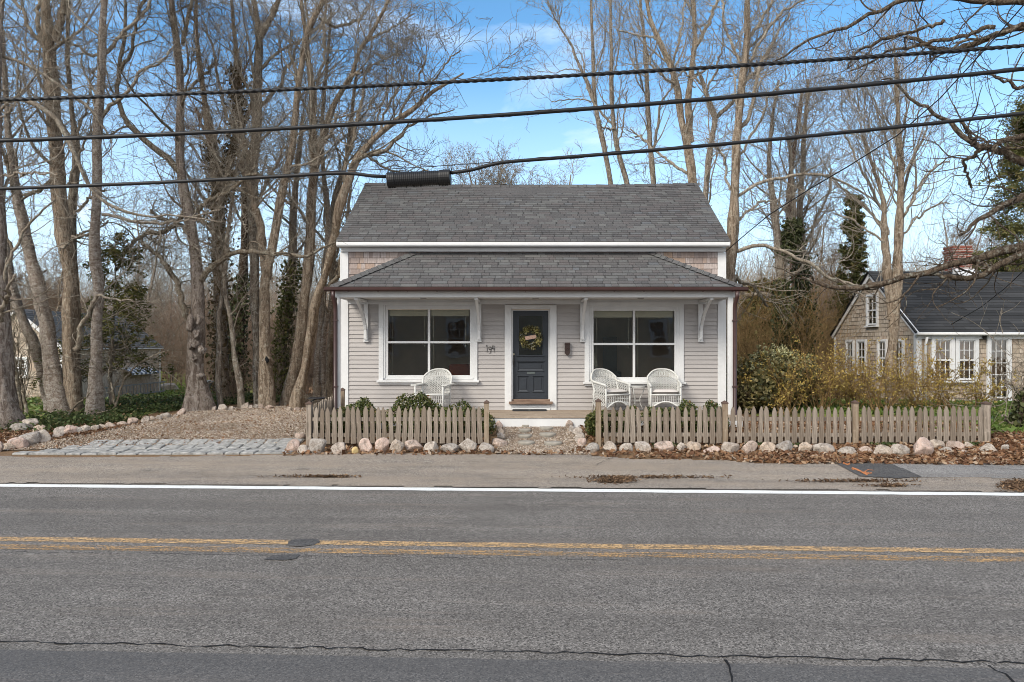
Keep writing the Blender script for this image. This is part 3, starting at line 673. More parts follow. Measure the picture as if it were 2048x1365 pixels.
# brackets
for px, tipx in ((733, 712), (958.5, 953), (1164.5, 1176), (1400, 1424)):
    x = wx(px); b = MB(); y0 = YW-.035
    b.box(x-.05, x+.05, y0-.03, y0, wz(684), 3.03)
    b.box(x-.06, x+.06, y0-.045, y0, wz(684), wz(682))
    b.box(x-.04, x+.04, y0-.075, y0-.03, wz(680), wz(674))
    xo = x
    pts = []
    for i in range(9):
        t = i/8; yy = y0-.05-.93*(t**1.7)*.95-.02*t; zz = wz(677)+(3.10-wz(677))*(t**.72)
        pts.append((xo, yy, zz))
    for p, q in zip(pts[:-1], pts[1:]):
        d = (Vector(q)-Vector(p)).normalized()*.012
        b.bar(Vector(p)-d, Vector(q)+d, .062, .075, up=(0,-1,.3))
    b.box(xo-.04, xo+.04, y0-1.02, y0-.0, 3.062, 3.103)
    b.build('bracket', WHITE, house, bevel=.004)
# windows
def window(r, cz0, cz1, cx0, cx1):
    x0, x1, z0, z1 = r; b = MB(); y = YW-.03; yo = YW-.045
    b.box(cx0, x0-.10, yo, YW+.02, z0-.14, cz1).box(x1+.10, cx1, yo, YW+.02, z0-.14, cz1).box(x0-.10, x1+.10, yo, YW+.02, z1+.09, cz1)
    fr = b.build('window_frame', WHITE, house, bevel=.004)
    b = MB(); ys0, ys1 = YW-.012, YW+.06
    for a, c, d, e in ((x0-.10, x0, z0-.10, z1+.09), (x1, x1+.10, z0-.10, z1+.09), (x0, x1, z1, z1+.09), (x0, x1, z0-.10, z0)): b.box(a, c, ys0, ys1, d, e)
    for a, c, d, e in ((x0-.10, x0-.055, z0-.06, z1+.09), (x1+.055, x1+.10, z0-.06, z1+.09)): b.box(a, c, ys0-.02, ys0, d, e)
    xm = (x0+x1)/2; zm = (z0+z1)/2
    b.box(xm-.026, xm+.026, ys0+.002, ys1-.01, z0, z1).box(x0, xm-.026, ys0+.006, ys1-.012, zm-.024, zm+.024).box(xm+.026, x1, ys0+.006, ys1-.012, zm-.024, zm+.024)
    b.build('sash', WHITE, fr, bevel=.003)
    b = MB(); b.add([(x0, YW+.03, z0), (x1, YW+.03, z0), (x1, YW+.03, z1), (x0, YW+.03, z1)], [(0,1,2,3)]); b.build('pane', GLASS, fr)
    b = MB(); b.box(cx0-.035, cx1+.04, YW-.11, YW+.02, cz0, cz0+.05).box(cx0, cx1, YW-.055, YW+.015, cz0-.05, cz0-.002); b.build('sill', WHITE, fr, bevel=.006)
    for a, c in ((x0+.02, xm-.03), (xm+.03, x1-.02)):
        b = MB(); 
        for k in range(7): b.box(a, c, YW+.09-(k%2)*.012, YW+.13+(k%2)*.012, z1-.035*(k+.95)*.55-.005, z1-.035*k*.55)
        b.box(a, c, YW+.085, YW+.14, z1-.15, z1-.125); bl = b.build('blind', SHADE, fr)
        b = MB()
        for xx, zz in ((a+.06, z0+.05+random.random()*.05), (c-.09, zm-.06)): b.tube([(xx, YW+.08, z1-.14), (xx+.004, YW+.08, (z1+zz)/2), (xx, YW+.08, zz)], .0045, 5); b.tube([(xx, YW+.08, zz), (xx, YW+.08, zz-.05)], .009, 6)
        b.build('cord', SHADE, bl)
window(WL, wz(765), wz(604), wx(758), wx(955)); window(WR, wz(768), wz(604), wx(1169), wx(1367))
# things faintly seen in the right room
b = MB(); b.box(1.9, 2.5, 18.9, 19.3, .6, 1.4).box(2.02, 2.38, 18.85, 18.9, 1.4, 2.3).build('cabinet', DARK, house)
b = MB(); b.lathe((1.62, 18.0, .6), [(.16, 0), (.02, .03), (.02, 1.0), (.03, 1.02)], 10).lathe((1.62, 18.0, 1.55), [(.10, .35), (.2, 0)], 14).build('floor_lamp', SHADE, house)
# door surround
x0, x1, z0, z1 = DO; b = MB(); a0, a1 = wx(1009.5), wx(1113)
b.box(a0, x0+.0, YW-.05, YW+.02, wz(820), 3.0).box(x1, a1, YW-.05, YW+.02, wz(820), 3.0).box(x0, x1, YW-.05, YW+.02, z1, 3.0)
b.box(x0, x0+.035, YW+.02, YW+.13, z0, z1).box(x1-.035, x1, YW+.02, YW+.13, z0, z1).box(x0+.035, x1-.035, YW+.02, YW+.13, z1-.03, z1)
dfr = b.build('door_frame', WHITE, house, bevel=.004)
b = MB(); b.box(wx(1018), wx(1105), YW-.14, YW+.05, wz(808), wz(803)).box(x0, x1, YW-.0, YW+.1, wz(803), wz(799)).build('threshold', SILL, house, bevel=.006)
b = MB(); b.box(x0, x1, YW-.06, YW+.02, wz(815), wz(808)-.003).box(x0, x1, YW-.07, YW+.02, wz(820.5), wz(815)-.006).build('step_riser', WHITE, house)
# door leaf
YD = YW+.07; b = MB(); L0, L1 = x0+.012, x1-.012; G0, G1, GZ0, GZ1 = wx(1036), wx(1087), wz(711), wz(632)
Z0 = wz(799)+.004; st = .115
b.box(L0, G0, YD, YD+.045, Z0, z1-.03).box(G1, L1, YD, YD+.045, Z0, z1-.03).box(G0, G1, YD, YD+.045, GZ1, z1-.03)
b.box(G0, G1, YD, YD+.045, wz(725), GZ0).box(G0, G1, YD, YD+.045, wz(753), wz(742)).box(G0, G1, YD, YD+.045, Z0, wz(784))
xm = (G0+G1)/2; b.box(xm-.055, xm+.055, YD, YD+.045, wz(784), wz(753))
b.box(G0, G1, YD+.02, YD+.04, wz(784), wz(753)).box(G0, G1, YD+.02, YD+.04, wz(742), wz(725))
for u0, u1, v0, v1 in ((G0, xm-.055, wz(784), wz(753)), (xm+.055, G1, wz(784), wz(753)), (G0, G1, wz(742), wz(725))):
    i = .045; b.add([(u0, YD-.003, v0), (u1, YD-.003, v0), (u1-i, YD+.014, v0+i), (u0+i, YD+.014, v0+i)], [(0,1,2,3)])
    b.box(u0+i, u1-i, YD+.006, YD+.02, v0+i, v1-i)
    b.box(u0-.02, u1+.02, YD-.016, YD, v0-.016, v0-.002).box(u0-.02, u1+.02, YD-.012, YD, v1, v1+.014)
b.box(G0-.03, G1+.03, YD-.03, YD, GZ0-.022, GZ0-.004).box(G0-.03, G1+.03, YD-.022, YD, wz(723), wz(721.5))
for a, c, d, e in ((G0-.002, G0+.022, GZ0, GZ1), (G1-.022, G1+.002, GZ0, GZ1)): b.box(a, c, YD-.006, YD, d, e)
door = b.build('front_door', DOORP, house, bevel=.003)
b = MB(); b.add([(G0, YD+.02, GZ0), (G1, YD+.02, GZ0), (G1, YD+.02, GZ1), (G0, YD+.02, GZ1)], [(0,1,2,3)]).build('door_glass', GLASS, door)
b = MB(); b.box(wx(1054), wx(1070), YD-.012, YD, wz(748.5), wz(744.5)).build('letter_slot', m_plain('tarnished_metal', (.14,.16,.155), .4, .5, .6), door, bevel=.002)
b = MB(); kx = wx(1027); b.lathe((kx, YD, wz(709)), [(.0, 0)]*2, 8) if False else None
b.tube([(kx, YD, wz(709)), (kx, YD-.02, wz(709))], .026, 14).build('deadbolt', BRASS, door)
b = MB(); b.box(kx-.022, kx+.022, YD-.008, YD, wz(735), wz(713)); b.tube([(kx, YD-.005, wz(716)), (kx, YD-.06, wz(719)), (kx, YD-.065, wz(724)), (kx, YD-.055, wz(729)), (kx, YD-.005, wz(731))], [.012, .01, .011, .01, .012], 10)
b.build('handle', DARK, door)
# house number
def glyph(name, strokes, r):
    b = MB()
    for s in strokes:
        for p, q in zip(s[:-1], s[1:]): b.tube([(wx(p[0]), YW-.030, wz(p[1])), (wx(q[0]), YW-.030, wz(q[1]))], r, 8)
    return b.build(name, DARK, house)
glyph('house_number', [[(972.3,693),(973.8,690.6),(974.2,692),(974.4,698),(974.4,705)]], .006)
glyph('house_number', [[(982.3,695.2),(980.4,693.6),(978.2,695),(977.8,698),(979.8,700),(982,699),(982.7,697),(982.3,695.2)], [(982.6,696.5),(982.3,701),(981,705.5),(979.2,707.5)]], .006)
glyph('house_number', [[(986,690.5),(985.3,694),(984.6,697.8),(989.4,697.6)], [(988.2,692),(988.4,698),(988.2,704.8)]], .006)
# porch deck
b = MB(); DY0 = 14.95; zt = wz(820)-.0
for i in range(13):
    y0 = DY0+i*.12; ex = [0,.02,.01,0,.03,0,.01,.02,0][i % 9]
    for xa, xb in ((-4.08-ex, -.9+ex*8), (-.894+ex*8, 2.6-ex*4), (2.606-ex*4, 4.5+ex)):
        b.box(xa, xb, y0+.003, min(y0+.117, YW-.036), zt-.035, zt+random.uniform(-.003, .002))
b.build('porch_deck', DECK, house, bevel=.003)
b = MB(); b.box(-4.06, 4.48, DY0+.02, DY0+.05, ZG-.15, zt-.04).build('deck_skirt', WHITE, house)
b = MB(); b.box(XL-.3, XL-.1, 1, 1.1, 0, .1)
# fallen twig on the porch roof
tw = [(1383,575),(1390,570),(1400,567),(1412,565)]
b = MB(); A = lambda px, py: Vector((wx(px, 15.5), 15.5, wz(py, 15.5)))
b.tube([A(1383,574), A(1388,569), A(1397,571), A(1412,566)], .008, 5).tube([A(1388,569), A(1384,576), A(1387,581)], .006, 5).tube([A(1388,569), A(1394,574), A(1403,573)], .006, 5)
tag(b.build('fallen_twig', TWIGP, None, tuple(A(1383, 574))), 'bleached twig lying across the right end of the porch roof', 'twig')
# mailbox, doormat, wreath
mb = thing('mailbox', 'dark brown wall mailbox hung right of the front door', 'mailbox', (wx(1134), YW-.03, wz(712)))
b = MB(); x0, x1 = wx(1128.5), wx(1140); y0 = YW-.12
b.prism([(x0+.008, YW-.02, wz(707)), (x0+.008, YW-.02, wz(689)), (x1-.008, YW-.02, wz(689)), (x1-.008, YW-.02, wz(707)), ((x0+x1)/2, YW-.02, wz(712))], (0, -.085, 0)).build('box_body', m_plain('brown_cast_metal', (.045,.028,.024), .5, .4, .3), mb, bevel=.006)
b = MB(); b.prism([(x0, YW-.018, wz(690)), (x0+.01, YW-.018, wz(685.5)), (x1-.01, YW-.018, wz(685.5)), (x1, YW-.018, wz(690))], (0, -.1, 0)).build('lid', m_plain('brown_cast_metal_lid', (.05,.03,.026), .45, .4, .3), mb, bevel=.005)
b = MB(); b.tube([((x0+x1)/2-.03, YW-.11, wz(697)), ((x0+x1)/2, YW-.112, wz(700)), ((x0+x1)/2+.03, YW-.11, wz(697))], .005, 5).build('ornament', BRONZE, mb)
mt = thing('doormat', 'thin dark rubber doormat on the deck below the door', 'doormat', (wx(1059), 16.2, zt))
b = MB(); b.box(wx(1025,16.3), wx(1093,16.3), 16.12, 16.42, zt+.004, zt+.022).build('mat', m_plain('dark_rubber', (.022,.022,.024), .8), mt, bevel=.004)
b = MB(); b.box(wx(1057,16.2), wx(1061,16.2), 16.17, 16.2, zt+.0215, zt+.025).build('badge', SHADE, mt)
wc = Vector((wx(1061), YD-.05, wz(675))); wr = thing('door_wreath', 'leafy wreath with yellow flowers and a coral plaque hanging on the blue door', 'wreath', tuple(wc))
b = MB(); b.tube([wc+Vector((.2*cos(t), 0, .2*sin(t))) for t in np.linspace(0, 2*pi, 28)], .018, 6, cap=False).build('twig_ring', DARKB, wr)
r = np.random.default_rng(5); a = r.uniform(0, 2*pi, 900); rad = .2+r.normal(size=900)*.035
P = np.stack([rad*np.cos(a), r.normal(size=900)*.022-.01, rad*np.sin(a)], 1); v, f = quads(P, .035, seed=5); link('foliage', fastmesh('foliage', v, f), RHO, wr)
YF = m_leaf('yellow_petal', [(0,(.55,.48,.14)),(1,(.75,.68,.32))]); WF = m_leaf('white_petal', [(0,(.5,.52,.46)),(1,(.7,.7,.62))])
for nm, ang, mm, cnt in (('yellow_flowers', (125, 50, -28, 205), YF, 120), ('white_flowers', (-95, -75, 168, 10), WF, 16)):
    Q = []
    for A_ in ang:
        c = np.array([.19*cos(radians(A_)), -.045, .19*sin(radians(A_))]); Q.append(c+r.normal(size=(cnt, 3))*np.array([.035, .01, .04]))
    v, f = quads(np.concatenate(Q), .018, seed=6, aspect=1.1); link(nm, fastmesh(nm, v, f), mm, wr)
b = MB(); b.bar(wc+Vector((-.12, -.05, -.025)), wc+Vector((.13, -.05, .02)), .012, .085).build('plaque', m_plain('coral_painted_wood', (.52,.34,.26), .6, var=.3, scale=60), wr, bevel=.006)
# ================================================================ FENCES
def picket_mb(w, z0, z1, t, rr):
    """one picket, local: centre x=0, front face y=0"""
    b = MB(); h = w/2; zt = z1
    pts = [(-h, 0, z0), (h, 0, z0), (h, 0, zt-.12), (h*.92, 0, zt-.085), (h*.55, 0, zt-.04), (h*.18, 0, zt-.004), (-h*.18, 0, zt), (-h*.6, 0, zt-.04), (-h*.92, 0, zt-.085), (-h, 0, zt-.12)]
    return b.prism(pts, (0, t, 0))
def make_post(fence, x, y, z1, w=.092, cap=True, m=POST):
    o = fence.location; g = gzf(x, y); b = MB(); b.box(x-w/2, x+w/2, y-w/2, y+w/2, g-.15, z1)
    p = b.build('post', m, fence, bevel=.006)
    if cap:
        c = w/2+.008; b = MB(); b.add([(x-c, y-c, z1-.01), (x+c, y-c, z1-.01), (x+c, y+c, z1-.01), (x-c, y+c, z1-.01), (x-c, y-c, z1+.012), (x+c, y-c, z1+.012), (x+c, y+c, z1+.012), (x-c, y+c, z1+.012), (x, y, z1+.055)],
            [(3,2,1,0),(0,1,5,4),(1,2,6,5),(2,3,7,6),(3,0,4,7),(4,5,8),(5,6,8),(6,7,8),(7,4,8)]); b.build('post_cap', COPPER, p)
    return p
_pk = [picket_mb(w, 0, h, .02, 0) for w, h in ((.088, .70), (.080, .685), (.092, .70), (.086, .69))]
_pkme = []
for b in _pk:
    me = bpy.data.meshes.new('picket'); me.from_pydata(b.v, [], b.f); me.materials.append(PICK); _pkme.append(me)
def panel(fence, A, B, za, zb, n, seed, rails=(.155, .455)):
    """pickets from A to B (ground plan), bottoms at heights za..zb"""
    r = random.Random(seed); A = Vector(A); B = Vector(B); d = (B-A); rz = math.atan2(d.y, d.x)
    for i in range(n):
        t = (i+.5)/n; p = A+d*t; o = bpy.data.objects.new('picket', r.choice(_pkme)); C.objects.link(o)
        if (r.random() < .03): pass
        o.parent = fence; o.location = Vector((p.x, p.y, za+(zb-za)*t+r.uniform(-.012, .012)))-fence.location
        o.rotation_euler = (r.uniform(-.02, .02), r.gauss(0, .022), rz); o.scale = (r.uniform(.93, 1.06), 1, r.uniform(.985, 1.015))
    nrm = Vector((-d.y, d.x)).normalized()*.035
    for h in rails:
        b = MB(); a = (A.x+nrm.x, A.y+nrm.y, za+h+.0); c = (B.x+nrm.x, B.y+nrm.y, zb+h+.0)
        b.bar(a, c, .03, .072); b.build('rail', PICK, fence, bevel=.003)
YF_ = 13.8; fx = lambda px, Y=YF_: (px-CX)*Y/F
f1 = thing('picket_fence', 'short weathered picket fence in front of the left window bed', 'fence', (fx(800), YF_, .14))
make_post(f1, fx(618), YF_+.02, H-(808-CY)*YF_/F, .105, m=PICK); make_post(f1, fx(973), YF_+.02, H-(806-CY)*YF_/F)
panel(f1, (fx(625), YF_-.03), (fx(967), YF_-.03), .225, .23, 27, 1)
f2 = thing('picket_fence', 'weathered picket fence running back from the driveway corner to the cottage', 'fence', (fx(618), 15, .25))
panel(f2, (fx(618)-.01, YF_+.09), (wx(685, 16.1)-.01, 15.95), .235, .36, 16, 2); make_post(f2, wx(685.5, 16.05), 16.02, 1.10, m=POST)
f3 = thing('picket_fence', 'long weathered picket fence right of the path, three panels between tan posts', 'fence', (fx(1580), YF_, .14))
for px, top_ in ((1197, 803), (1450, 807), (1711, 806), (1973, 808)):
    make_post(f3, fx(px), YF_+.02, H-(top_-CY)*YF_/F, .10 if px != 1973 else .12, cap=px != 1973 or True, m=POST if px != 1973 else PICK)
panel(f3, (fx(1206), YF_-.03), (fx(1444), YF_-.03), .235, .235, 18, 3); panel(f3, (fx(1458), YF_-.03), (fx(1703), YF_-.03), .235, .23, 18, 4); panel(f3, (fx(1720), YF_-.03), (fx(1966), YF_-.03), .235, .245, 18, 5)
# flat bird feeder tray on the corner post
ft = W(618, 799, YF_+.02); t_ = thing('feeder_tray', 'low dark iron tray standing on the corner fence post beside the driveway', 'tray', (ft[0], ft[1], H-(806-CY)*YF_/F+.05))
b = MB(); c = Vector(t_.location); b.lathe(c+Vector((.06, .3, .0)), [(.15, 0), (.17, .02), (.165, .022), (.14, .006)], 16).build('tray', DARK, t_)
b = MB(); b.tube([c+Vector((.0, .0, -.04)), c+Vector((.06, .3, 0))], .012, 6).build('stand', DARK, t_)

# ================================================================ FIELDSTONES
import bmesh
_bm = bmesh.new(); bmesh.ops.create_icosphere(_bm, subdivisions=4, radius=1); _bm.verts.ensure_lookup_table()
ICO = np.array([v.co[:] for v in _bm.verts]); ICOF = np.array([[v.index for v in f.verts] for f in _bm.faces]); _bm.free()
def stone(box, name='fieldstone', m=STONE, seed=0, group=None, label=None, cat='stone', Y=None):
    x0, x1, t, bt = box; r = np.random.default_rng(seed+100); cx = (x0+x1)/2
    p = G(cx, bt-1.5); Yc = p[1]; s = Yc/F; w = (x1-x0)*s; h = (bt-t)*s*1.08; d = w*r.uniform(.62, .9)
    g = ICO.copy(); 
    for _ in range(6):
        k = r.normal(size=3); k /= np.linalg.norm(k); f = r.uniform(1.2, 3.2); g *= (1+.055*np.sin(f*(ICO@k)+r.uniform(0, 6)))[:, None]
    for _ in range(11):     # broken facets
        k = r.normal(size=3); k /= np.linalg.norm(k); c = r.uniform(.52, .88); q = g@k; g -= np.maximum(q-c, 0)[:, None]*k*.92
    for _ in range(7):
        k = r.normal(size=3); g *= (1+.008*np.sin((ICO@k)*9+r.uniform(0, 6)))[:, None]
    # fit silhouette
    sx = g[:, 0].max()-g[:, 0].min(); sz = g[:, 2].max()-g[:, 2].min(); sy = g[:, 1].max()-g[:, 1].min()
    g = (g-(g.max(0)+g.min(0))/2)*np.array([w/sx, d/sy, h*1.18/sz])
    g[:, 2] += h*.37; ang = r.uniform(-.12, .12); x, z = g[:, 0].copy(), g[:, 2].copy(); g[:, 0] = x*cos(ang)-z*sin(ang)*.4; g[:, 2] = z
    yb = Yc+d*.35
    o = link(name, fastmesh(name, g, ICOF, smooth=True), m, None, (p[0]*yb/Yc, yb, gzf(p[0], Yc)))
    return tag(o, label, cat, group)
ordw = ['first', 'second', 'third', 'fourth', 'fifth', 'sixth', 'seventh', 'eighth', 'ninth', 'tenth', 'eleventh', 'twelfth', 'thirteenth', 'fourteenth', 'fifteenth', 'sixteenth', 'seventeenth', 'eighteenth', 'nineteenth', 'twentieth', 'twenty-first', 'twenty-second', 'twenty-third', 'twenty-fourth', 'twenty-fifth', 'twenty-sixth', 'twenty-seventh', 'twenty-eighth']
def shape_word(b):
    w = b[1]-b[0]; h = b[3]-b[2]
    return ('low flat' if h < w*.5 else 'tall rounded' if h > w*.85 else 'rounded')+(' large' if w > 36 else ' small' if w < 20 else '')
def row(boxes, where, group, s0):
    for i, bx in enumerate(boxes):
        stone(bx, seed=s0+i, group=group, label='%s fieldstone, %s from the left %s' % (shape_word(bx), ordw[i], where))
row([(573,600,882,907),(592,618,893,909),(617,654,880,909),(661,691,888,911),(709,729,870,890),(717,746,880,908),(748,779,879,908),(778,810,882,909),(810,849,884,906),(847,879,886,908),(880,918,891,909),(916,955,880,907),(956,989,889,908)],
    'along the foot of the left picket fence', 'stones edging the left front fence', 0)
row([(1170,1199,889,908),(1203,1234,885,907),(1238,1267,889,907),(1270,1302,887,907),(1306,1347,886,907),(1352,1373,888,906),(1372,1403,886,906),(1405,1440,896,909),(1442,1481,888,910),(1482,1517,885,910),(1517,1552,887,909),(1553,1588,885,908),(1596,1624,888,910),(1625,1669,890,911),(1674,1716,897,915),(1717,1744,895,911),(1748,1787,893,915),(1784,1822,891,917),(1820,1866,879,916),(1857,1891,882,902),(1878,1904,897,909),(1893,1925,885,903),(1918,1936,901,912),(1926,1949,887,902),(1954,1994,890,909),(2002,2017,892,907)],
    'along the foot of the right picket fence', 'stones edging the right front fence', 40)
row([(990,1006,844,862),(992,1009,856,874),(994,1009,868,884),(984,1015,880,897)], 'on the left side of the front path', 'stones edging the front path', 80)
row([(1122,1137,836,850),(1131,1147,843,859),(1137,1152,853,867),(1145,1166,858,873),(1149,1170,868,886),(1155,1173,879,896)], 'on the right side of the front path', 'stones edging the front path', 90)
row([(-12,8,886,906),(5,30,889,903),(18,54,878,901),(39,80,868,894),(20,57,849,867),(45,80,841,862),(66,104,863,888),(67,93,853,867),(102,135,857,877),(104,126,869,880),(126,157,853,873),(148,166,857,870),(157,182,853,868),(181,201,853,865),(198,215,850,862),(211,231,847,860),(234,257,845,855),(256,277,838,852),(284,301,834,847),(298,312,834,844),(311,324,833,843),(321,340,828,839),(354,372,819,832)],
    'along the ivy edge of the driveway', 'stones edging the ivy bed', 110)
row([(394,413,810,824),(416,433,815,824),(436,457,811,824),(457,468,815,823),(480,499,807,820),(497,507,812,820),(505,518,811,819),(517,527,810,820),(528,549,812,821),(573,584,816,825),(588,601,817,825)],
    'at the back end of the driveway', 'stones at the back of the driveway', 150)
row([(590,612,868,884)], 'of the driveway, single and beside the corner fence post', 'stones edging the left front fence', 170)
stone((318,358,769,783), seed=200, name='boulder', label='pale flat boulder on the lawn beyond the shingled shed', cat='boulder')
YL = m_plain('cut_log_end', (.48,.36,.17), .8, var=.2, scale=20)
stone((703,717,896,911), seed=201, name='log_end', m=YL, label='small yellow cut log among the stones of the left fence', cat='log')
for i, (x0, x1, t, bt) in enumerate([(1035,1069,883,893),(1088,1124,883,895),(1035,1064,871,878),(1078,1112,868,875),(1037,1062,861,866),(1079,1106,857,862),(1040,1062,852,856),(1075,1098,849,853)]):
    p = G((x0+x1)/2, (t+bt)/2); R = (x1-x0)/2*p[1]/F; b = MB(); rr = random.Random(i)
    b.lathe((p[0], p[1], p[2]), [(R, -.03), (R*1.0, .038), (R*.97, .05), (R*.5, .054), (0.01, .054)], 28)
    o = b.build('stepping_stone', SLAB, None, p)
    tag(o, '%s round concrete stepping stone from the road in the %s column of the front path' % (['nearest', 'nearest', 'second', 'second', 'third', 'third', 'farthest', 'farthest'][i], ['left', 'right'][i % 2]), 'stepping stone', 'stepping stones in the front path')

# ================================================================ PORCH FURNITURE
def lattice(b, S, nu, nv, r=.0055, diag=True, steps=10, vert=True, horiz=True, k=4):
    if vert:
        for i in range(nu+1): b.tube([S(i/nu, j/steps) for j in range(steps+1)], r, k, cap=False)
    if horiz:
        for j in range(nv+1): b.tube([S(i/steps, j/nv) for i in range(steps+1)], r, k, cap=False)
    if diag:
        for i in range(-nv, nu+1):
            for s in (1, -1):
                pts = []
                for q in range(steps+1):
                    t = q/steps; u = (i+(t*nv if s > 0 else (1-t)*nv))/nu
                    if -.001 <= u <= 1.001: pts.append(S(min(max(u, 0), 1), t))
                if len(pts) > 1: b.tube(pts, r, k, cap=False)
def chair(name, label, x, y, z, rz, kind):
    t = thing(name, label, 'chair', (0, 0, 0), 0, 'white wicker armchairs on the porch')
    hw = .32
    def S(u, v):
        a = (u-.5)*2; return Vector((a*hw*(1+.06*v), .26-.17*a*a+.13*v, .40+v*(.53-.17*abs(a)**3)))
    b = MB(); lattice(b, lambda u, v: S(u, v*.72), 11, 8, .0055, steps=12, horiz=False); 
    lattice(b, lambda u, v: S(u, .72+v*.13), 12, 3, .006, steps=6, vert=True, horiz=False, diag=True); lattice(b, lambda u, v: S(u, .85+v*.13), 12, 2, .0055, steps=6)
    rim = [S(0, v/6) for v in range(7)]+[S(u/12, 1) for u in range(1, 12)]+[S(1, 1-v/6) for v in range(7)]; b.tube(rim, .02, 8)
    b.build('backrest', WICK, t)
    for s in (-1, 1):
        b = MB()
        if kind == 'plank':
            b.bar((s*(hw+.02), .22, .615), (s*(hw+.03), -.33, .60), .13, .024).bar((s*(hw+.05), -.22, .59), (s*(hw-.01), -.27, .46), .02, .02)
            lattice(b, lambda u, v: Vector((s*hw, .16-u*.42, .18+v*.42)), 7, 7, .006, steps=6, diag=False)
        else:
            top = lambda u: .66-.06*u
            lattice(b, lambda u, v: Vector((s*(hw+.02*sin(u*3)), .16-u*.46, .16+v*(top(u)-.16))), 7, 7, .0055, steps=8, horiz=False)
            b.tube([Vector((s*hw*1.02, .24, .70)), Vector((s*(hw+.02), .1, .665)), Vector((s*(hw+.02), -.15, .63)), Vector((s*(hw+.01), -.3, .61)), Vector((s*hw, -.31, .55))], .026, 8)
        b.build('armrest', WICK, t)
        b = MB(); b.tube([(s*hw, -.31, 0), (s*hw, -.305, .3), (s*hw, -.3, .61)], .022, 8); b.build('leg', WICK, t)
        b = MB(); b.tube([(s*hw*.95, .22, 0), (s*hw*.95, .17, .3), (s*hw*.98, .14, .5)], .02, 8); b.build('leg', WICK, t)
    b = MB(); b.box(-hw, hw, -.30, .2, .375, .40); lattice(b, lambda u, v: Vector(((u-.5)*2*hw, -.305, .22+v*.17)), 13, 2, .008, steps=4, diag=False)
    b.tube([((q/8-.5)*2*hw, -.31, .10+.15*sin(pi*q/8)) for q in range(9)], .017, 8).tube([(-hw, -.31, .395), (hw, -.31, .395)], .018, 8)
    lattice(b, lambda u, v: Vector(((u-.5)*2*hw, -.305, .10+.15*sin(pi*u)+v*(.12-.13*sin(pi*u)))), 16, 2, .006, steps=8, diag=True)
    b.build('seat', WICK, t)
    t.location = (x, y, z); t.rotation_euler = (0, 0, rz)
    return t
zd = zt+.0
cy_ = 15.98; cxp = lambda px: (px-CX)*cy_/F
chair('wicker_chair', 'white wicker armchair with flat arms and no cushion, alone under the left window', cxp(868), cy_, zd, radians(-14), 'plank')
chair('wicker_chair', 'white wicker armchair turned towards the table, left of it under the right window', cxp(1219), cy_, zd, radians(30), 'roll')
chair('wicker_chair', 'white wicker armchair facing the road, right of the little table', cxp(1328), cy_, zd, radians(-4), 'roll')
for px, rz, lb in ((1219, 30, 'pale grey seat cushion on the armchair turned towards the table'), (1328, -4, 'pale grey seat cushion on the armchair facing the road')):
    b = MB(); n = 14; vs = []; 
    def P_(u, v, s): a = (u*2-1); c = (v*2-1); e = (1-abs(a)**5)*(1-abs(c)**5); return (a*.285, -.05+c*.25, .455+s*.052*max(e, 0)**.5)
    for s in (1, -1):
        o_ = len(vs); vs += [P_(i/n, j/n, s) for i in range(n+1) for j in range(n+1)]
        b.f += []; fs = [(o_+i*(n+1)+j, o_+(i+1)*(n+1)+j, o_+(i+1)*(n+1)+j+1, o_+i*(n+1)+j+1) for i in range(n) for j in range(n)]
        if s < 0: fs = [f[::-1] for f in fs]
        for f in fs: b.f.append(f); b.uv.append(None); b.sm.append(True)
    b.v = vs; o = b.build('seat_cushion', CUSH); o.location = (cxp(px), cy_, zd); o.rotation_euler = (0, 0, radians(rz)); tag(o, lb, 'cushion', 'seat cushions on the wicker chairs')
    b = MB(); b.tube([(a*.288, -.05+c*.253, .452) for a, c in ((-1,-1),(0,-1.02),(1,-1),(1.02,0),(1,1),(0,1.02),(-1,1),(-1.02,0),(-1,-1))], .009, 6); pp = b.build('piping', CUSHD); pp.parent = o
tb = thing('side_table', 'small round white metal table with curved legs between two wicker chairs', 'table', (cxp(1274), 16.05, zd)); c = Vector(tb.location)
b = MB(); b.lathe(c+Vector((0,0,.535)), [(.16, 0), (.185, .004), (.19, .012), (.185, .02), (.0, .021)], 28).build('table_top', WICK, tb)
for k in range(3):
    a = radians(90+120*k+25); d = Vector((cos(a), sin(a), 0)); b = MB()
    b.tube([c+d*.17+Vector((0,0,.535)), c+d*.14+Vector((0,0,.42)), c+d*.075+Vector((0,0,.30)), c+d*.08+Vector((0,0,.18)), c+d*.16+Vector((0,0,.01))], .010, 8).build('leg', WICK, tb)
b = MB(); b.tube([c+Vector((.075*cos(t), .075*sin(t), .24)) for t in np.linspace(0, 2*pi, 20)], .006, 6, cap=False).build('ring', WICK, tb)

# ================================================================ OVERHEAD CABLES
def cabY(px): return 10.8/(1+.044*(px-CX)/F)
def cab(px, py, dy=0): return W(px, py, cabY(px)+dy)
def quad(p):
    (x0,y0),(x1,y1),(x2,y2) = p; return np.polyfit([x0,x1,x2], [y0,y1,y2], 2)
def cable_pts(f, x0=-1500, x1=3600, n=90): return [cab(x, float(f(x))) for x in np.linspace(x0, x1, n)]
qa = quad([(0,200),(1024,158),(2048,92)]); qb = quad([(0,282),(1024,229),(2048,138)]); qc = quad([(0,378),(1040,322),(2048,227)])
A_ = cable_pts(lambda x: np.polyval(qa, x)); b = MB(); b.tube(A_, .022, 8); P0 = [Vector(p) for p in cable_pts(lambda x: np.polyval(qa, x), n=1500)]
for ph in (0, 2.1, 4.2): b.tube([p+Vector((0, .021*cos(i*.42+ph), .021*sin(i*.42+ph))) for i, p in enumerate(P0)], .011, 4)
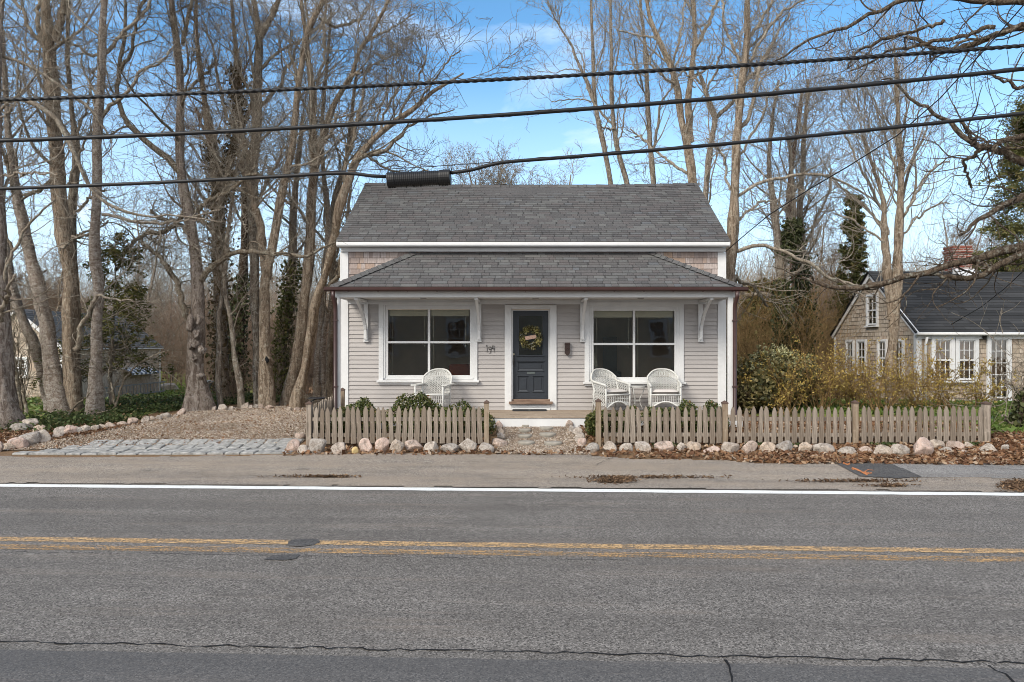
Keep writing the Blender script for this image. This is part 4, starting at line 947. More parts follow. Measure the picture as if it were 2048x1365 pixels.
tag(b.build('power_cable', BLACKP, None, A_[45]), 'twisted black overhead cable bundle, the highest of the three', 'cable', 'overhead cables along the road')
A_ = cable_pts(lambda x: np.polyval(qb, x)); b = MB(); b.tube(A_, .031, 10); P0 = [Vector(p) for p in cable_pts(lambda x: np.polyval(qb, x), n=1500)]
b.tube([p+Vector((0, .034*cos(i*.16), .034*sin(i*.16))) for i, p in enumerate(P0)], .0035, 3)
tag(b.build('power_cable', BLACKP, None, A_[45]), 'smooth thick black overhead cable, the middle one of the three', 'cable', 'overhead cables along the road')
t_ = thing('phone_cable', 'lowest black overhead cable with a ribbed splice case in front of the roof', 'cable', cab(838, 358), 0, 'overhead cables along the road')
fc = lambda x: np.polyval(qc, x)
L1 = [cab(x, fc(x)) for x in np.linspace(-1500, 640, 40)]+[cab(x, y) for x, y in ((660,347.5),(690,346.5),(715,348.5),(745,352.5),(778,354))]
R1 = [cab(x, y) for x, y in ((898,346),(920,344),(945,340),(970,333),(1000,326),(1022,323.5))]+[cab(x, fc(x)) for x in np.linspace(1040, 3600, 50)]
b = MB(); b.tube(L1, .027, 10).tube(R1, .027, 10); P0 = [Vector(cab(x, fc(x))) for x in list(np.linspace(1040, 3600, 700))]
b.tube([p+Vector((0, .03*cos(i*.16), .03*sin(i*.16))) for i, p in enumerate(P0)], .0035, 3)
b.build('sheath', BLACKP, t_)
b = MB(); b.tube([cab(640, 344), cab(770, 339), cab(900, 331), cab(982, 325), cab(1030, 322)], .006, 5).tube([cab(776, 338.5), cab(778, 350)], .006, 5).tube([cab(905, 330.5), cab(902, 342)], .006, 5).build('messenger_wire', DARK, t_)
b = MB(); A0 = Vector(cab(776, 361)); B0 = Vector(cab(901, 355)); n = 64; pts = []; rad = []
for i in range(n+1):
    t = i/n; pts.append(A0+(B0-A0)*t); e = t < .11 or t > .83; rad.append((.112 if not e else .119)*(1 if i % 2 else .94 if not e else .98))
b.tube(pts, rad, 20, smooth=False); 
for t in (.02, .04, .08, .11, .3, .42, .53, .83, .88, .92, .95): p = A0+(B0-A0)*t; b.tube([p+Vector((0, -.02, -.10)), p+Vector((0, -.02, -.128))], .011, 6)
b.build('splice_case', BLACKP, t_)
b = MB(); sp = [(1452,503,16.4),(1490,470,15.9),(1537,431,15.4),(1620,378,14.7),(1700,331,14.1),(1795,271,13.4),(1880,197,12.8),(1969,100,12.1),(2046,12,11.5),(2200,-190,10.8)]
pp = [W(*q) for q in sp]; b.tube(pp, .011, 6); tag(b.build('service_wire', BLACKP, None, pp[0]), 'thin black service wire slanting down from top right to the cottage corner', 'wire')
b = MB(); pp = [W(1903,649,19.9), W(1960,616,18.5), W(2010,577,17), W(2060,530,15.6), W(2300,300,12)]; b.tube(pp, .011, 6); tag(b.build('service_wire', BLACKP, None, pp[0]), 'thin black wire slanting across the charcoal roof of the right cottage', 'wire')

# ================================================================ NEIGHBOURING BUILDINGS
AMB = m_plain('amber_blind', (.30,.16,.06), .8, var=.3, scale=3); CURT = m_plain('grey_green_curtain', (.26,.27,.24), .9, var=.3, scale=3)
def framed_window(par, O, U, Nn, w, h, cols, rows, tr=.09, m=WHITE, curtain=None, meeting=True, name='window'):
    """O = lower left corner of the glass on the wall plane; U along the wall; Nn outwards"""
    O = Vector(O); U = Vector(U); Nn = Vector(Nn); Z = Vector((0,0,1)); P = lambda u, z, n: O+U*u+Z*z+Nn*n
    def bx(b, u0, u1, z0, z1, n0, n1):
        v = [P(u, z, n) for n in (n0, n1) for u, z in ((u0, z0), (u1, z0), (u1, z1), (u0, z1))]
        b.add(v, [(0,3,2,1),(4,5,6,7),(0,1,5,4),(1,2,6,5),(2,3,7,6),(3,0,4,7)])
    b = MB(); bx(b, -tr, 0, -.03, h+tr, -.02, .05); bx(b, w, w+tr, -.03, h+tr, -.02, .05); bx(b, 0, w, h, h+tr, -.02, .052); bx(b, -tr-.02, w+tr+.02, -.07, -.03, -.02, .09)
    fr = b.build(name, m, par)
    b = MB(); s = .028
    bx(b, 0, s, 0, h, -.01, .03); bx(b, w-s, w, 0, h, -.01, .03); bx(b, s, w-s, 0, s*1.6, -.01, .03); bx(b, s, w-s, h-s, h, -.01, .03)
    if meeting: bx(b, s, w-s, h/2-.02, h/2+.02, -.01, .032)
    for i in range(1, cols): bx(b, w*i/cols-.009, w*i/cols+.009, s, h-s, -.008, .022)
    for j in range(1, rows):
        if meeting and abs(j-rows/2) < .1: continue
        bx(b, s, w-s, h*j/rows-.009, h*j/rows+.009, -.007, .021)
    b.build('sash', m, fr)
    b = MB(); b.add([P(0, 0, .005), P(w, 0, .005), P(w, h, .005), P(0, h, .005)], [(0,1,2,3)]); b.build('pane', GLASS, fr)
    b = MB(); v = [P(u, z, n) for n in (-.012, -.6) for u, z in ((0, 0), (w, 0), (w, h), (0, h))]; b.add(v, [(4,5,6,7),(0,1,5,4),(1,2,6,5),(2,3,7,6),(3,0,4,7)]); b.build('recess', ROOM, fr)
    if curtain:
        b = MB(); k = 12
        for i in range(k):
            u0, u1 = w*i/k, w*(i+1)/k; n0, n1 = -.12+.02*(i % 2), -.12+.02*((i+1) % 2); z0 = h*curtain[1]; b.add([P(u0, z0, n0), P(u1, z0, n1), P(u1, h, n1), P(u0, h, n0)], [(0,1,2,3)])
        b.build('curtain', curtain[0], fr)
    return fr
def cut_box(b, axis, c0, c1, lo, hi, zlo, zhi, holes):
    """wall slab with rectangular openings; axis 'x' wall runs along x at y=c0..c1"""
    us = sorted({lo, hi, *[q for h in holes for q in h[:2]]}); zs = sorted({zlo, zhi, *[q for h in holes for q in h[2:]]})
    for u0, u1 in zip(us[:-1], us[1:]):
        for z0, z1 in zip(zs[:-1], zs[1:]):
            um, zm = (u0+u1)/2, (z0+z1)/2
            if any(h[0] < um < h[1] and h[2] < zm < h[3] for h in holes): continue
            if axis == 'x': b.box(u0, u1, c0, c1, z0, z1)
            else: b.box(c0, c1, u0, u1, z0, z1)
# --- right cottage
XG = 10.8; Y0, Y1, YM = 20.0, 25.3, 22.65; ze, za = 2.42, 4.34; zg = .42; XE = 20.5
rc = thing('neighbour_cottage', 'grey shingled cottage with white trim and a charcoal roof at the right', 'house', (14, 22, zg))
ax = lambda px: (px-CX)*Y0/F; az = lambda py: H-(py-CY)*Y0/F
fh = [(ax(1868), ax(1900), az(760), az(681)), (ax(1916), ax(1948), az(760), az(681)), (ax(1979), ax(2013), az(797), az(679)), (ax(2062), ax(2095), az(760), az(681))]
gy = lambda px: XG*F/(px-CX)
gh = [(gy(1708), gy(1696), 1.20, 2.20), (gy(1733), gy(1718), 1.20, 2.20), (gy(1774), gy(1760), 1.20, 2.20), (gy(1808), gy(1793), 1.20, 2.20), (gy(1756), gy(1738), 2.72, 3.62)]
gh = [(min(a, c), max(a, c), d, e) for a, c, d, e in gh]
b = MB(); cut_box(b, 'x', Y0+.01, Y0+.12, XG+.01, XE, zg-.2, ze, fh); cut_box(b, 'y', XG+.01, XG+.12, Y0+.12, Y1, zg-.2, ze, gh[:4])
b.box(XG+.01, XE, Y1-.1, Y1, zg-.2, ze); b.build('wall', ROOM, rc)
rows_ = int((ze-zg+.1)/.125); hol = [(h[0]-.05, h[1]+.05, h[2]-zg+.05, h[3]-zg+.12) for h in fh]
b = MB(); courses(b, (0, Y0, zg-.05), (1,0,0), (0,0,1), (0,-1,0), rows_+1, .125, rect_spans(XG, XE, hol), .018, .14)
gf = [(h[0]-.04, h[1]+.04, h[2]-zg+.05, h[3]-zg+.1) for h in gh]; base = rect_spans(Y0, Y1, gf)
def gable_spans(ya, yb, ym, zeave, zapex, z0, holes):
    def f(va, vb):
        vm = (va+vb)/2; iv = [(ya, yb)]
        out = []
        def lim(v):
            z = z0+v
            if z <= zeave: return ya, yb
            t = min((z-zeave)/(zapex-zeave), 1); return ya+(ym-ya)*t, yb+(ym-yb)*t
        (l0, r0), (l1, r1) = lim(va), lim(vb)
        for (a, c), _ in rect_spans(ya, yb, holes)(va, vb):
            a0, c0, a1, c1 = max(a, l0), min(c, r0), max(a, l1), min(c, r1)
            if c0 > a0 and c1 >= a1: out.append(((a0, c0), (a1, max(c1, a1))))
        return out
    return f
courses(b, (XG, 0, zg-.05), (0,1,0), (0,0,1), (-1,0,0), 32, .125, gable_spans(Y0, Y1, YM, ze, za, zg-.05, gf), .018, .14)
b.build('shingled_wall', CEDARG, rc)
roofplane('roof', Y0-.15, ze+.02, YM, za+.06, XG-.12, XE, ROOFD, sag=.02, parent=rc, rh=.14, tab=.9); roofplane('roof', Y1+.15, ze+.02, YM, za+.06, XG-.12, XE, ROOFD, sag=.02, parent=rc, rh=.14, tab=.9)
b = MB()
b.bar((XG-.05, Y0-.13, ze-.04), (XG-.05, YM, za-.04), .16, .03, up=(1,0,0)).build('rake_board', WHITE, rc); b = MB(); b.bar((XG-.05, Y1+.13, ze-.04), (XG-.05, YM, za-.04), .16, .03, up=(1,0,0)); b.build('rake_board', WHITE, rc)
b = MB(); b.box(XG-.1, XE, Y0-.16, Y0-.02, ze-.06, ze+.0).box(XG-.02, XE, Y0-.06, Y0+.0, ze-.16, ze-.06); b.build('eave_fascia', WHITE, rc)
b = MB(); b.tube([(XG-.1, Y0-.2, ze-.02), (XE, Y0-.2, ze-.03)], .045, 8).build('gutter', WHITE, rc)
for y_ in (Y0, Y1-.1): b = MB(); b.box(XG-.03, XG+.0, y_, y_+.12, zg-.1, ze-.05).box(XG-.03, XG+.11, y_-.03, y_, zg-.1, ze-.16).build('corner_board', WHITE, rc)
b = MB(); b.tube([(XG+.2, Y0-.15, ze-.1), (XG+.2, Y0-.07, ze-.3), (XG+.2, Y0-.07, zg)], .035, 8).build('downspout', WHITE, rc)
for h in fh[:2]+fh[3:]: framed_window(rc, (h[0], Y0-.02, h[2]), (1,0,0), (0,-1,0), h[1]-h[0], h[3]-h[2], 3, 4, .10, curtain=(AMB, .52))
for i, h in enumerate(gh): framed_window(rc, (XG-.02, h[1], h[2]), (0,-1,0), (-1,0,0), h[1]-h[0], h[3]-h[2], 2, 4, .07, curtain=(CURT if i in (0,) else AMB if i == 1 else CURT, .5) if i < 4 else None)
h = fh[2]; framed_window(rc, (h[0], Y0-.02, h[2]), (1,0,0), (0,-1,0), h[1]-h[0], h[3]-h[2], 3, 5, .10, meeting=False, m=WHITE, name='door')
b = MB(); b.box(h[0]-.2, h[1]+.35, Y0-.5, Y0, zg-.1, h[2]-.12).build('door_step', WHITE, rc)
b = MB(); x = ax(1965); b.lathe((x, Y0-.1, az(680)), [(.03, 0), (.05, .03), (.055, .1), (.07, .12), (.01, .16)], 10).box(x-.01, x+.01, Y0-.1, Y0, az(680)+.1, az(680)+.12); b.build('porch_lamp', DARK, rc)
BRK = NT('red_brick'); P = BRK.pos(); q = BRK.n('ShaderNodeTexBrick'); s_ = BRK.sep(P)
BRK.L(BRK.comb(BRK.math('ADD', s_[0], s_[1]), s_[2]), q.inputs['Vector']); q.inputs['Scale'].default_value = 1; q.inputs['Brick Width'].default_value = .21; q.inputs['Row Height'].default_value = .075; q.inputs['Mortar Size'].default_value = .011
q.inputs['Color1'].default_value = (.33,.10,.065,1); q.inputs['Color2'].default_value = (.22,.075,.055,1); q.inputs['Mortar'].default_value = (.40,.36,.32,1)
cc = BRK.mix(BRK.ramp(BRK.noise(P, 3, 6, .7), [(.5, 0), (.7, .5)]), q.outputs[0], (.42,.33,.28)); BRK.surf(cc, .9, BRK.bump(q.outputs['Fac'], .6, .01), .2)
cx0, cx1 = (1903-CX)*YM/F, (1940-CX)*YM/F; ch = MB(); ch.box(cx0, cx1, YM-.1, YM+.42, za-.3, H+(CY-497)*YM/F).box(cx0-.03, cx1+.03, YM-.13, YM+.45, H+(CY-506)*YM/F, H+(CY-500)*YM/F).box(cx0-.015, cx1+.015, YM-.115, YM+.435, H+(CY-497)*YM/F, H+(CY-492)*YM/F)
chim = ch.build('chimney', BRK.m, rc); b = MB(); b.box(cx0-.04, cx1+.05, YM-.13, YM-.09, za-.06, za+.13); b.add([(cx0+.0, YM-.14, za+.12), (cx1+.06, YM-.14, za+.1), (cx1+.12, YM-.32, za-.14), (cx0+.12, YM-.32, za-.16)], [(0,1,2,3)]).build('flashing', WHITE, chim)
# --- left shed
SX0, SX1, SXM = -22.2, -18.5, -20.35; SY0, SY1 = 29.0, 36.7; sg = gzf(-19, 29)-.02; se, sa = 1.98, 3.50
sh = thing('garden_shed', 'small grey shingled shed with a gable end behind the left tree trunks', 'shed', (SXM, 32, sg))
wn = (-20.5, -19.98, .86, 1.52)
b = MB(); cut_box(b, 'x', SY0+.01, SY0+.1, SX0, SX1-.01, sg-.2, se, [wn]); b.box(SX1-.1, SX1-.01, SY0+.1, SY1, sg-.2, se).box(SX0, SX0+.1, SY0+.1, SY1, sg-.2, se).box(SX0+.1, SX1-.1, SY1-.1, SY1, sg-.2, se); b.build('wall', ROOM, sh)
b = MB(); courses(b, (0, SY0, sg), (1,0,0), (0,0,1), (0,-1,0), 32, .125, gable_spans(SX0, SX1, SXM, se, sa, sg, [(wn[0]-.04, wn[1]+.04, wn[2]-sg+.05, wn[3]-sg+.1)]), .018, .14)
courses(b, (SX1, 0, sg), (0,1,0), (0,0,1), (1,0,0), int((se-sg)/.125), .125, rect_spans(SY0, SY1, []), .018, .14); b.build('shingled_wall', CEDARG, sh)
def xroof(par, xa, za_, xb, zb_, y0, y1, m):
    b = MB(); L = math.hypot(xb-xa, zb_-za_); n = int(L/.14); d = Vector(((xb-xa)/L, 0, (zb_-za_)/L)); N = Vector((-d.z, 0, d.x)); N = N if N.z > 0 else -N
    A = Vector((xa, 0, za_))
    courses(b, A, (0,1,0), d, N, n, L/n, rect_spans(y0, y1, []), .014, .3); b.add([A+Vector((0,y0,0))-N*.03, A+Vector((0,y1,0))-N*.03, A+d*L+Vector((0,y1,0))-N*.03, A+d*L+Vector((0,y0,0))-N*.03], [(0,1,2,3)])
    b.build('roof', m, par)
xroof(sh, SX1+.15, se-.02, SXM, sa+.05, SY0-.12, SY1+.1, ROOFO); xroof(sh, SX0-.15, se-.02, SXM, sa+.05, SY0-.12, SY1+.1, ROOFO)
for sx_ in (SX1+.13, SX0-.13): b = MB(); b.bar((sx_, SY0-.1, se-.1), (SXM, SY0-.1, sa-.03), .03, .15, up=(0,0,1)).build('rake_board', WHITE, sh)
b = MB(); b.box(SX1+.0, SX1+.14, SY0-.1, SY1+.1, se-.08, se-.03).build('eave_fascia', WHITE, sh)
for y_ in (SY0-.03, SY1-.1): b = MB(); b.box(SX1-.1, SX1+.03, y_, y_+.1, sg, se-.08).build('corner_board', WHITE, sh)
framed_window(sh, (wn[0], SY0-.02, wn[2]), (1,0,0), (0,-1,0), wn[1]-wn[0], wn[3]-wn[2], 2, 3, .09)
b = MB(); b.box(SX0-.3, SX1-.1, SY0-.35, SY0-.05, sg-.05, sg+.02).build('sill_board', WHITE, sh)
aw = thing('striped_awning', 'small blue and white striped awning on the long wall of the shed', 'awning', (SX1+.2, 34.5, 1.0))
for k in range(13):
    b = MB(); y_ = 33.25+k*.19; b.add([(SX1+.03, y_, 1.02), (SX1+.03, y_+.19, 1.02), (SX1+.45, y_+.19, .78), (SX1+.45, y_, .78), (SX1+.45, y_, .70), (SX1+.45, y_+.19, .70)], [(0,1,2,3), (3,2,5,4)])
    b.build('stripe', [m_plain('awning_blue', (.12,.15,.20), .8), WHITE][k % 2], aw)
b = MB(); b.bar((SX1+.03, 33.25, 1.02), (SX1+.03, 35.72, 1.02), .05, .03).build('batten', WHITE, aw)
la = thing('ladder', 'grey aluminium ladder lying on edge along the shed wall', 'ladder', (SX1+.4, 34, sg)); LM = m_plain('dull_aluminium', (.20,.21,.22), .5, .5, .3)
for z in (sg+.12, sg+.58): b = MB(); b.bar((SX1+.4, 31.2, z), (SX1+.4, 36.4, z+.0), .04, .06).build('rail', LM, la)
for k in range(17): b = MB(); b.bar((SX1+.4, 31.35+k*.305, sg+.14), (SX1+.4, 31.35+k*.305, sg+.56), .03, .03).build('rung', LM, la)
bn = W(414, 775, 24); bn = (bn[0], 24, gzf(bn[0], 24)); b = MB(); b.lathe(bn, [(.22, 0), (.25, .3), (.27, .58), (.28, .62), (.26, .63), (.1, .66)], 20)
tag(b.build('dustbin', m_plain('grey_plastic_bin', (.14,.155,.16), .6), None, bn), 'grey round lidded bin behind the furrowed tree trunk', 'bin')
# --- house across the street, behind the camera: it is what the cottage windows mirror
oc = thing('opposite_house', 'long shingled house with white windows across the street, seen only mirrored in the panes', 'house', (0, -16, 0))
b = MB(); b.box(-14, 16, -22, -14.02, 0, 4.6); b.prism([(-14.3, -13.6, 4.6), (-14.3, -22.4, 4.6), (-14.3, -18, 8)], (30.6, 0, 0)).build('wall', m_plain('far_brown_shingle', (.62,.51,.38), .9), oc)
for x0_ in (-9.5, -5, 3.2, 8.2, 12):
    b = MB(); z0_, z1_ = 1.5, 3.6; b.box(x0_-.15, x0_, -14.02, -13.9, z0_-.15, z1_+.2).box(x0_+1, x0_+1.15, -14.02, -13.9, z0_-.15, z1_+.2).box(x0_, x0_+1, -14.02, -13.9, z1_, z1_+.2).box(x0_-.2, x0_+1.2, -14.02, -13.85, z0_-.15, z0_).box(x0_, x0_+1, -14.02, -13.95, 2.5, 2.6)
    for k in (1, 2): b.box(x0_+k/3-.02, x0_+k/3+.02, -14.02, -13.96, 2.6, z1_)
    b.box(x0_, x0_+1, -14.02, -13.965, 3.05, 3.09).build('window_frame', WHITE, oc)
    b = MB(); b.box(x0_, x0_+1, -14.03, -14.0, z0_, z1_).build('pane', m_plain('dark_far_pane', (.03,.03,.035), .2), oc)
# ================================================================ TREES
def tubes(P, R, k, wob=0.0, seed=0):
    """batch of tubes: P (n,K,3), R (n,K) -> verts, quads"""
    n, K, _ = P.shape
    T = np.empty_like(P); T[:, 1:-1] = P[:, 2:]-P[:, :-2]; T[:, 0] = P[:, 1]-P[:, 0]; T[:, -1] = P[:, -1]-P[:, -2]
    T /= np.linalg.norm(T, axis=2, keepdims=True)+1e-9
    m = P[:, -1]-P[:, 0]; m /= np.linalg.norm(m, axis=1, keepdims=True)+1e-9
    ref = np.where(np.abs(m[:, 1:2]) < .8, np.array([[0, 1., 0]]), np.array([[1., 0, 0]]))[:, None, :]
    U = np.cross(T, np.broadcast_to(ref, T.shape)); U /= np.linalg.norm(U, axis=2, keepdims=True)+1e-9
    Wd = np.cross(T, U); a = np.arange(k)*2*pi/k; rr = R[:, :, None]*np.ones(k)
    if wob:
        r = np.random.default_rng(seed); s = np.arange(K)[None, :, None]; 
        for f, g, am in ((2, .35, .5), (3, .21, .5), (5, .6, .35), (1, .13, .6), (4, 1.3, .25), (7, .9, .25)):
            rr = rr*(1+wob*am*np.sin(f*a[None, None, :]+s*g+r.uniform(0, 6, (n, 1, 1)))*np.sin(s*g*.7+r.uniform(0, 6, (n, 1, 1))))
    v = P[:, :, None, :]+rr[..., None]*(U[:, :, None, :]*np.cos(a)[:, None]+Wd[:, :, None, :]*np.sin(a)[:, None])
    i = np.arange(n)[:, None, None]*K*k; j = np.arange(K-1)[None, :, None]*k; c = np.arange(k)[None, None, :]; d = (c+1) % k
    f = np.stack([i+j+c, i+j+d, i+j+k+d, i+j+k+c], -1).reshape(-1, 4)
    return v.reshape(-1, 3), f
def resample(P, R, K):
    P = np.asarray(P, float); R = np.asarray(R, float); s = np.r_[0, np.cumsum(np.linalg.norm(np.diff(P, axis=0), axis=1))]
    # Catmull-like smoothing by dense cubic interpolation
    t = np.linspace(0, s[-1], K); out = np.stack([np.interp(t, s, P[:, k]) for k in range(3)], 1)
    for _ in range(2): out[1:-1] = .25*out[:-2]+.5*out[1:-1]+.25*out[2:]
    return out, np.interp(t, s, R)
def spawn(P, R, per, L, ang, K, up, wig, r, t0=.25, rk=.6, rmin=.006, rmax=9, taper=.25, keepL=True, lenpow=.6):
    """children of a batch of branches"""
    n, Kp, _ = P.shape; par = np.repeat(np.arange(n), per); N = len(par)
    if N == 0: return np.zeros((0, K, 3)), np.zeros((0, K))
    t = t0+(.99-t0)*(((np.tile(np.arange(per), n)+r.uniform(0, 1, N))/per)); x = t*(Kp-1); i = np.minimum(x.astype(int), Kp-2); fr = (x-i)[:, None]
    p0 = P[par, i]*(1-fr)+P[par, i+1]*fr; rad = R[par, i]*(1-fr[:, 0])+R[par, i+1]*fr[:, 0]
    tan = P[par, i+1]-P[par, i]; tan /= np.linalg.norm(tan, axis=1, keepdims=True)+1e-9
    q = r.normal(size=(N, 3)); q -= tan*(q*tan).sum(1, keepdims=True); q /= np.linalg.norm(q, axis=1, keepdims=True)+1e-9
    a = np.radians(r.uniform(ang[0], ang[1], N))[:, None]; d = tan*np.cos(a)+q*np.sin(a)
    Lp = np.linalg.norm(P[:, -1]-P[:, 0], axis=1)[par] if L is None else np.full(N, L); ln = Lp*(1-lenpow*t)*r.uniform(.6, 1.25, N)
    step = (ln/(K-1))[:, None]; out = np.empty((N, K, 3)); out[:, 0] = p0; w = r.normal(size=(N, 3))*wig
    for j in range(1, K):
        w = .55*w+r.normal(size=(N, 3))*wig; d = d+w; d[:, 2] += up; d /= np.linalg.norm(d, axis=1, keepdims=True)+1e-9; out[:, j] = out[:, j-1]+d*step
    r0 = np.minimum(np.maximum(rad*rk*r.uniform(.75, 1.1, N), rmin), rmax)
    return out, np.maximum(r0[:, None]*(1-(1-taper)*np.linspace(0, 1, K)[None, :]), rmin*.7)
class Geo:
    def __init__(s): s.v = []; s.f = []; s.n = 0
    def add(s, vf):
        v, f = vf; s.v.append(v); s.f.append(f+s.n); s.n += len(v); return s
    def mesh(s, name, off=(0, 0, 0), smooth=True):
        return fastmesh(name, np.concatenate(s.v)-np.array(off), np.concatenate(s.f), smooth=smooth)
def ivy_points(P, R, n, r, t0=0, t1=.8, thick=.14, lean=1):
    K = len(P); t = r.uniform(t0, t1, n)**lean*(K-1); i = np.minimum(t.astype(int), K-2); f = (t-i)[:, None]; p = P[i]*(1-f)+P[i+1]*f; rad = np.interp(t, np.arange(K), R)
    a = r.uniform(0, 2*pi, n); d = rad*.9+np.abs(r.normal(size=n))*thick*(.6+.8*np.sin(t*1.1+a)**2); return p+np.stack([d*np.cos(a), d*np.sin(a), r.normal(size=n)*.05], 1)

def traced(px_pts, Y, depth=None):
    """(px,py,halfwidth_px[,dY]) -> points and radii at distance Y"""
    P = []; R = []
    for q in px_pts:
        y = Y+(q[3] if len(q) > 3 else 0); P.append(W(q[0], q[1], y)); R.append(q[2]*y/F)
    return P, R
def tree(name, label, Y, trunks, limbs, seed, bark=BAREGREY, twig=TWIG, auto=(9, 7, 6, 3), up=.05, wig=.105, ivy=0, ivyt=(0, .7), base=None, t0=.35, ang=(30, 65), group='bare trees standing round the cottage', l1=None, twr=.0052, ivy_mat=None, limb_up=None, flare=True, tw_len=.55, ivth=.14):
    r = np.random.default_rng(seed); G1 = Geo(); G2 = Geo(); TP = []; TR = []
    for ti, tr in enumerate(trunks):
        P, R = traced(tr, Y); R = [q*(.9 if a_ > 1 else 1) for a_, q in enumerate(R)]
        if ti == 0 and flare:
            g = gzf(P[0][0], P[0][1]); P = [(P[0][0], P[0][1], g-.3)]+P; R = [R[0]*1.25]+R
        p, rr = resample(P, R, 56)
        p[3:, 0] += np.cumsum(r.normal(size=53))*.006; p[3:, 1] += np.cumsum(r.normal(size=53))*.012
        rr = rr*(1+.05*np.sin(np.arange(56)*.9+seed)); rr[:6] *= np.linspace(1.12, 1, 6)
        G1.add(tubes(p[None], rr[None], 18, .24, seed+ti)); TP.append(p); TR.append(rr)
    loc = (TP[0][0][0], TP[0][0][1], gzf(TP[0][0][0], TP[0][0][1]))
    root = thing(name, label, 'tree', loc, 0, group)
    A, B = spawn(np.stack(TP), np.stack(TR), 6, .26, (45, 80), 5, .03, .12, r, .06, .32, .010, .05, .45, lenpow=.2); G1.add(tubes(A, B, 7)) if flare else None
    link('trunk', G1.mesh('trunk', loc), bark, root)
    LP = []; LR = []
    for li, lm in enumerate(limbs):
        P, R = traced(lm, Y); R = [q*.78 for q in R]; P = np.array(P); s = r.normal()*.5
        P[:, 1] += np.linspace(0, 1, len(P))*s*1.2
        p, rr = resample(P, R, 24); j = np.cumsum(r.normal(size=(24, 3))*.02, 0)+r.normal(size=(24, 3))*.012; j[0] = 0; LP.append(p+j); LR.append(rr)
    a1, a2, a3, a4 = auto; a2 = max(3, int(a2*.85)); a3 = max(2, int(a3*.75)); a4 = max(2, a4-1); TPn = np.stack(TP); TRn = np.stack(TR)
    if a1:
        A, B = spawn(TPn, TRn, a1, l1 or 3.2, ang, 24, up, wig*.55, r, t0, .38, .012, .048, .2, lenpow=.35)
        LPn = np.concatenate([np.stack(LP), A]) if LP else A; LRn = np.concatenate([np.stack(LR), B]) if LR else B
    else: LPn = np.stack(LP); LRn = np.stack(LR)
    G2.add(tubes(LPn, LRn, 8, .06, seed))
    if a1 or True:   # trunk tops carry twigs too
        S1, Q1 = spawn(LPn, LRn, a2, 1.9, (25, 70), 14, up*.8, wig, r, .15, .5, .008, .026, .25, lenpow=.45)
        S2, Q2 = spawn(S1, Q1, a3, 1.0, (25, 70), 8, up*.7, wig*1.2, r, .12, .6, twr*1.05, .02, .4, lenpow=.4)
        S3, Q3 = spawn(S2, Q2, a4, tw_len, (25, 70), 6, up*.6, wig*1.3, r, .15, .7, twr, .012, .6, lenpow=.3)
        S0, Q0 = spawn(LPn, LRn, max(2, a2//2), .8, (30, 80), 7, up*.6, wig*1.3, r, .1, .3, twr, .012, .5, lenpow=.2)
        G2.add(tubes(S1, Q1, 5)).add(tubes(S2, Q2, 4)).add(tubes(S3, Q3, 3)).add(tubes(S0, Q0, 3))
    link('crown', G2.mesh('crown', loc), twig, root)
    if ivy:
        q = np.concatenate([ivy_points(p, rr, ivy, r, *ivyt, thick=ivth) for p, rr in list(zip(TP, TR))[:2]]); v, f = quads(q, .075, seed=seed); link('ivy', fastmesh('ivy', v-np.array(loc), f), ivy_mat or IVY, root)
    return root
T = tree
T('maple_tree', 'furrowed grey tree cut off by the left edge of the photo', 15.6, [[(14,858,30),(8,800,21),(4,700,17),(0,600,15),(-3,500,13),(-4,400,11),(-4,300,10),(-2,200,9),(0,100,8),(3,0,7),(8,-120,6),(14,-260,4)]],
  [[(0,205,5),(50,206,5),(88,212,6,-.1),(121,238,6,-.2),(146,267,6,-.2),(176,315,5,-.2),(190,355,5,0),(220,396,4,.1),(256,421,4,.2),(319,436,3,.3),(400,440,2,.4),(470,450,1.5,.5)],
   [(2,112,4),(55,121,4),(95,147,4),(135,176,4),(165,215,3),(180,260,2)],[(3,243,3),(55,228,3),(82,216,2.5),(120,190,1.5)],[(4,352,3),(70,355,3),(120,366,2.5),(190,370,2)],[(0,600,4),(40,520,4),(80,470,3),(130,430,2)],
   [(2,640,7,-.3),(18,610,6,-.5),(30,590,5,-.6),(50,572,3.5,-.7),(70,560,2.5,-.7)],[(2,460,3),(-40,380,3),(-70,300,2)]], 1, FURROW, TWIG, (8,8,6,4), flare=True)
T('maple_tree', 'pale leaning tree with horizontal bark marks at the left', 17.4, [[(122,832,20),(112,780,17),(100,720,16),(90,650,15),(76,580,14),(60,520,13),(46,460,11),(34,400,10),(24,340,8),(14,270,6),(10,180,5),(5,60,3.5)]],
  [[(30,395,4),(50,330,4),(62,260,3),(72,180,2)],[(24,500,4),(5,460,4),(-20,400,3)]], 2, BIRCH, TWIGP, (7,6,6,3), t0=.55)
T('maple_tree', 'slimmer pale trunk leaning beside the leaning tree at the far left', 18.2, [[(103,831,11),(95,790,11),(86,750,11),(72,698,11),(56,658,10),(40,612,10),(30,575,9),(20,520,8),(10,450,7),(0,380,6),(-8,260,4),(-12,120,3)]], [], 3, BIRCH, TWIG, (7,6,5,3), t0=.6)
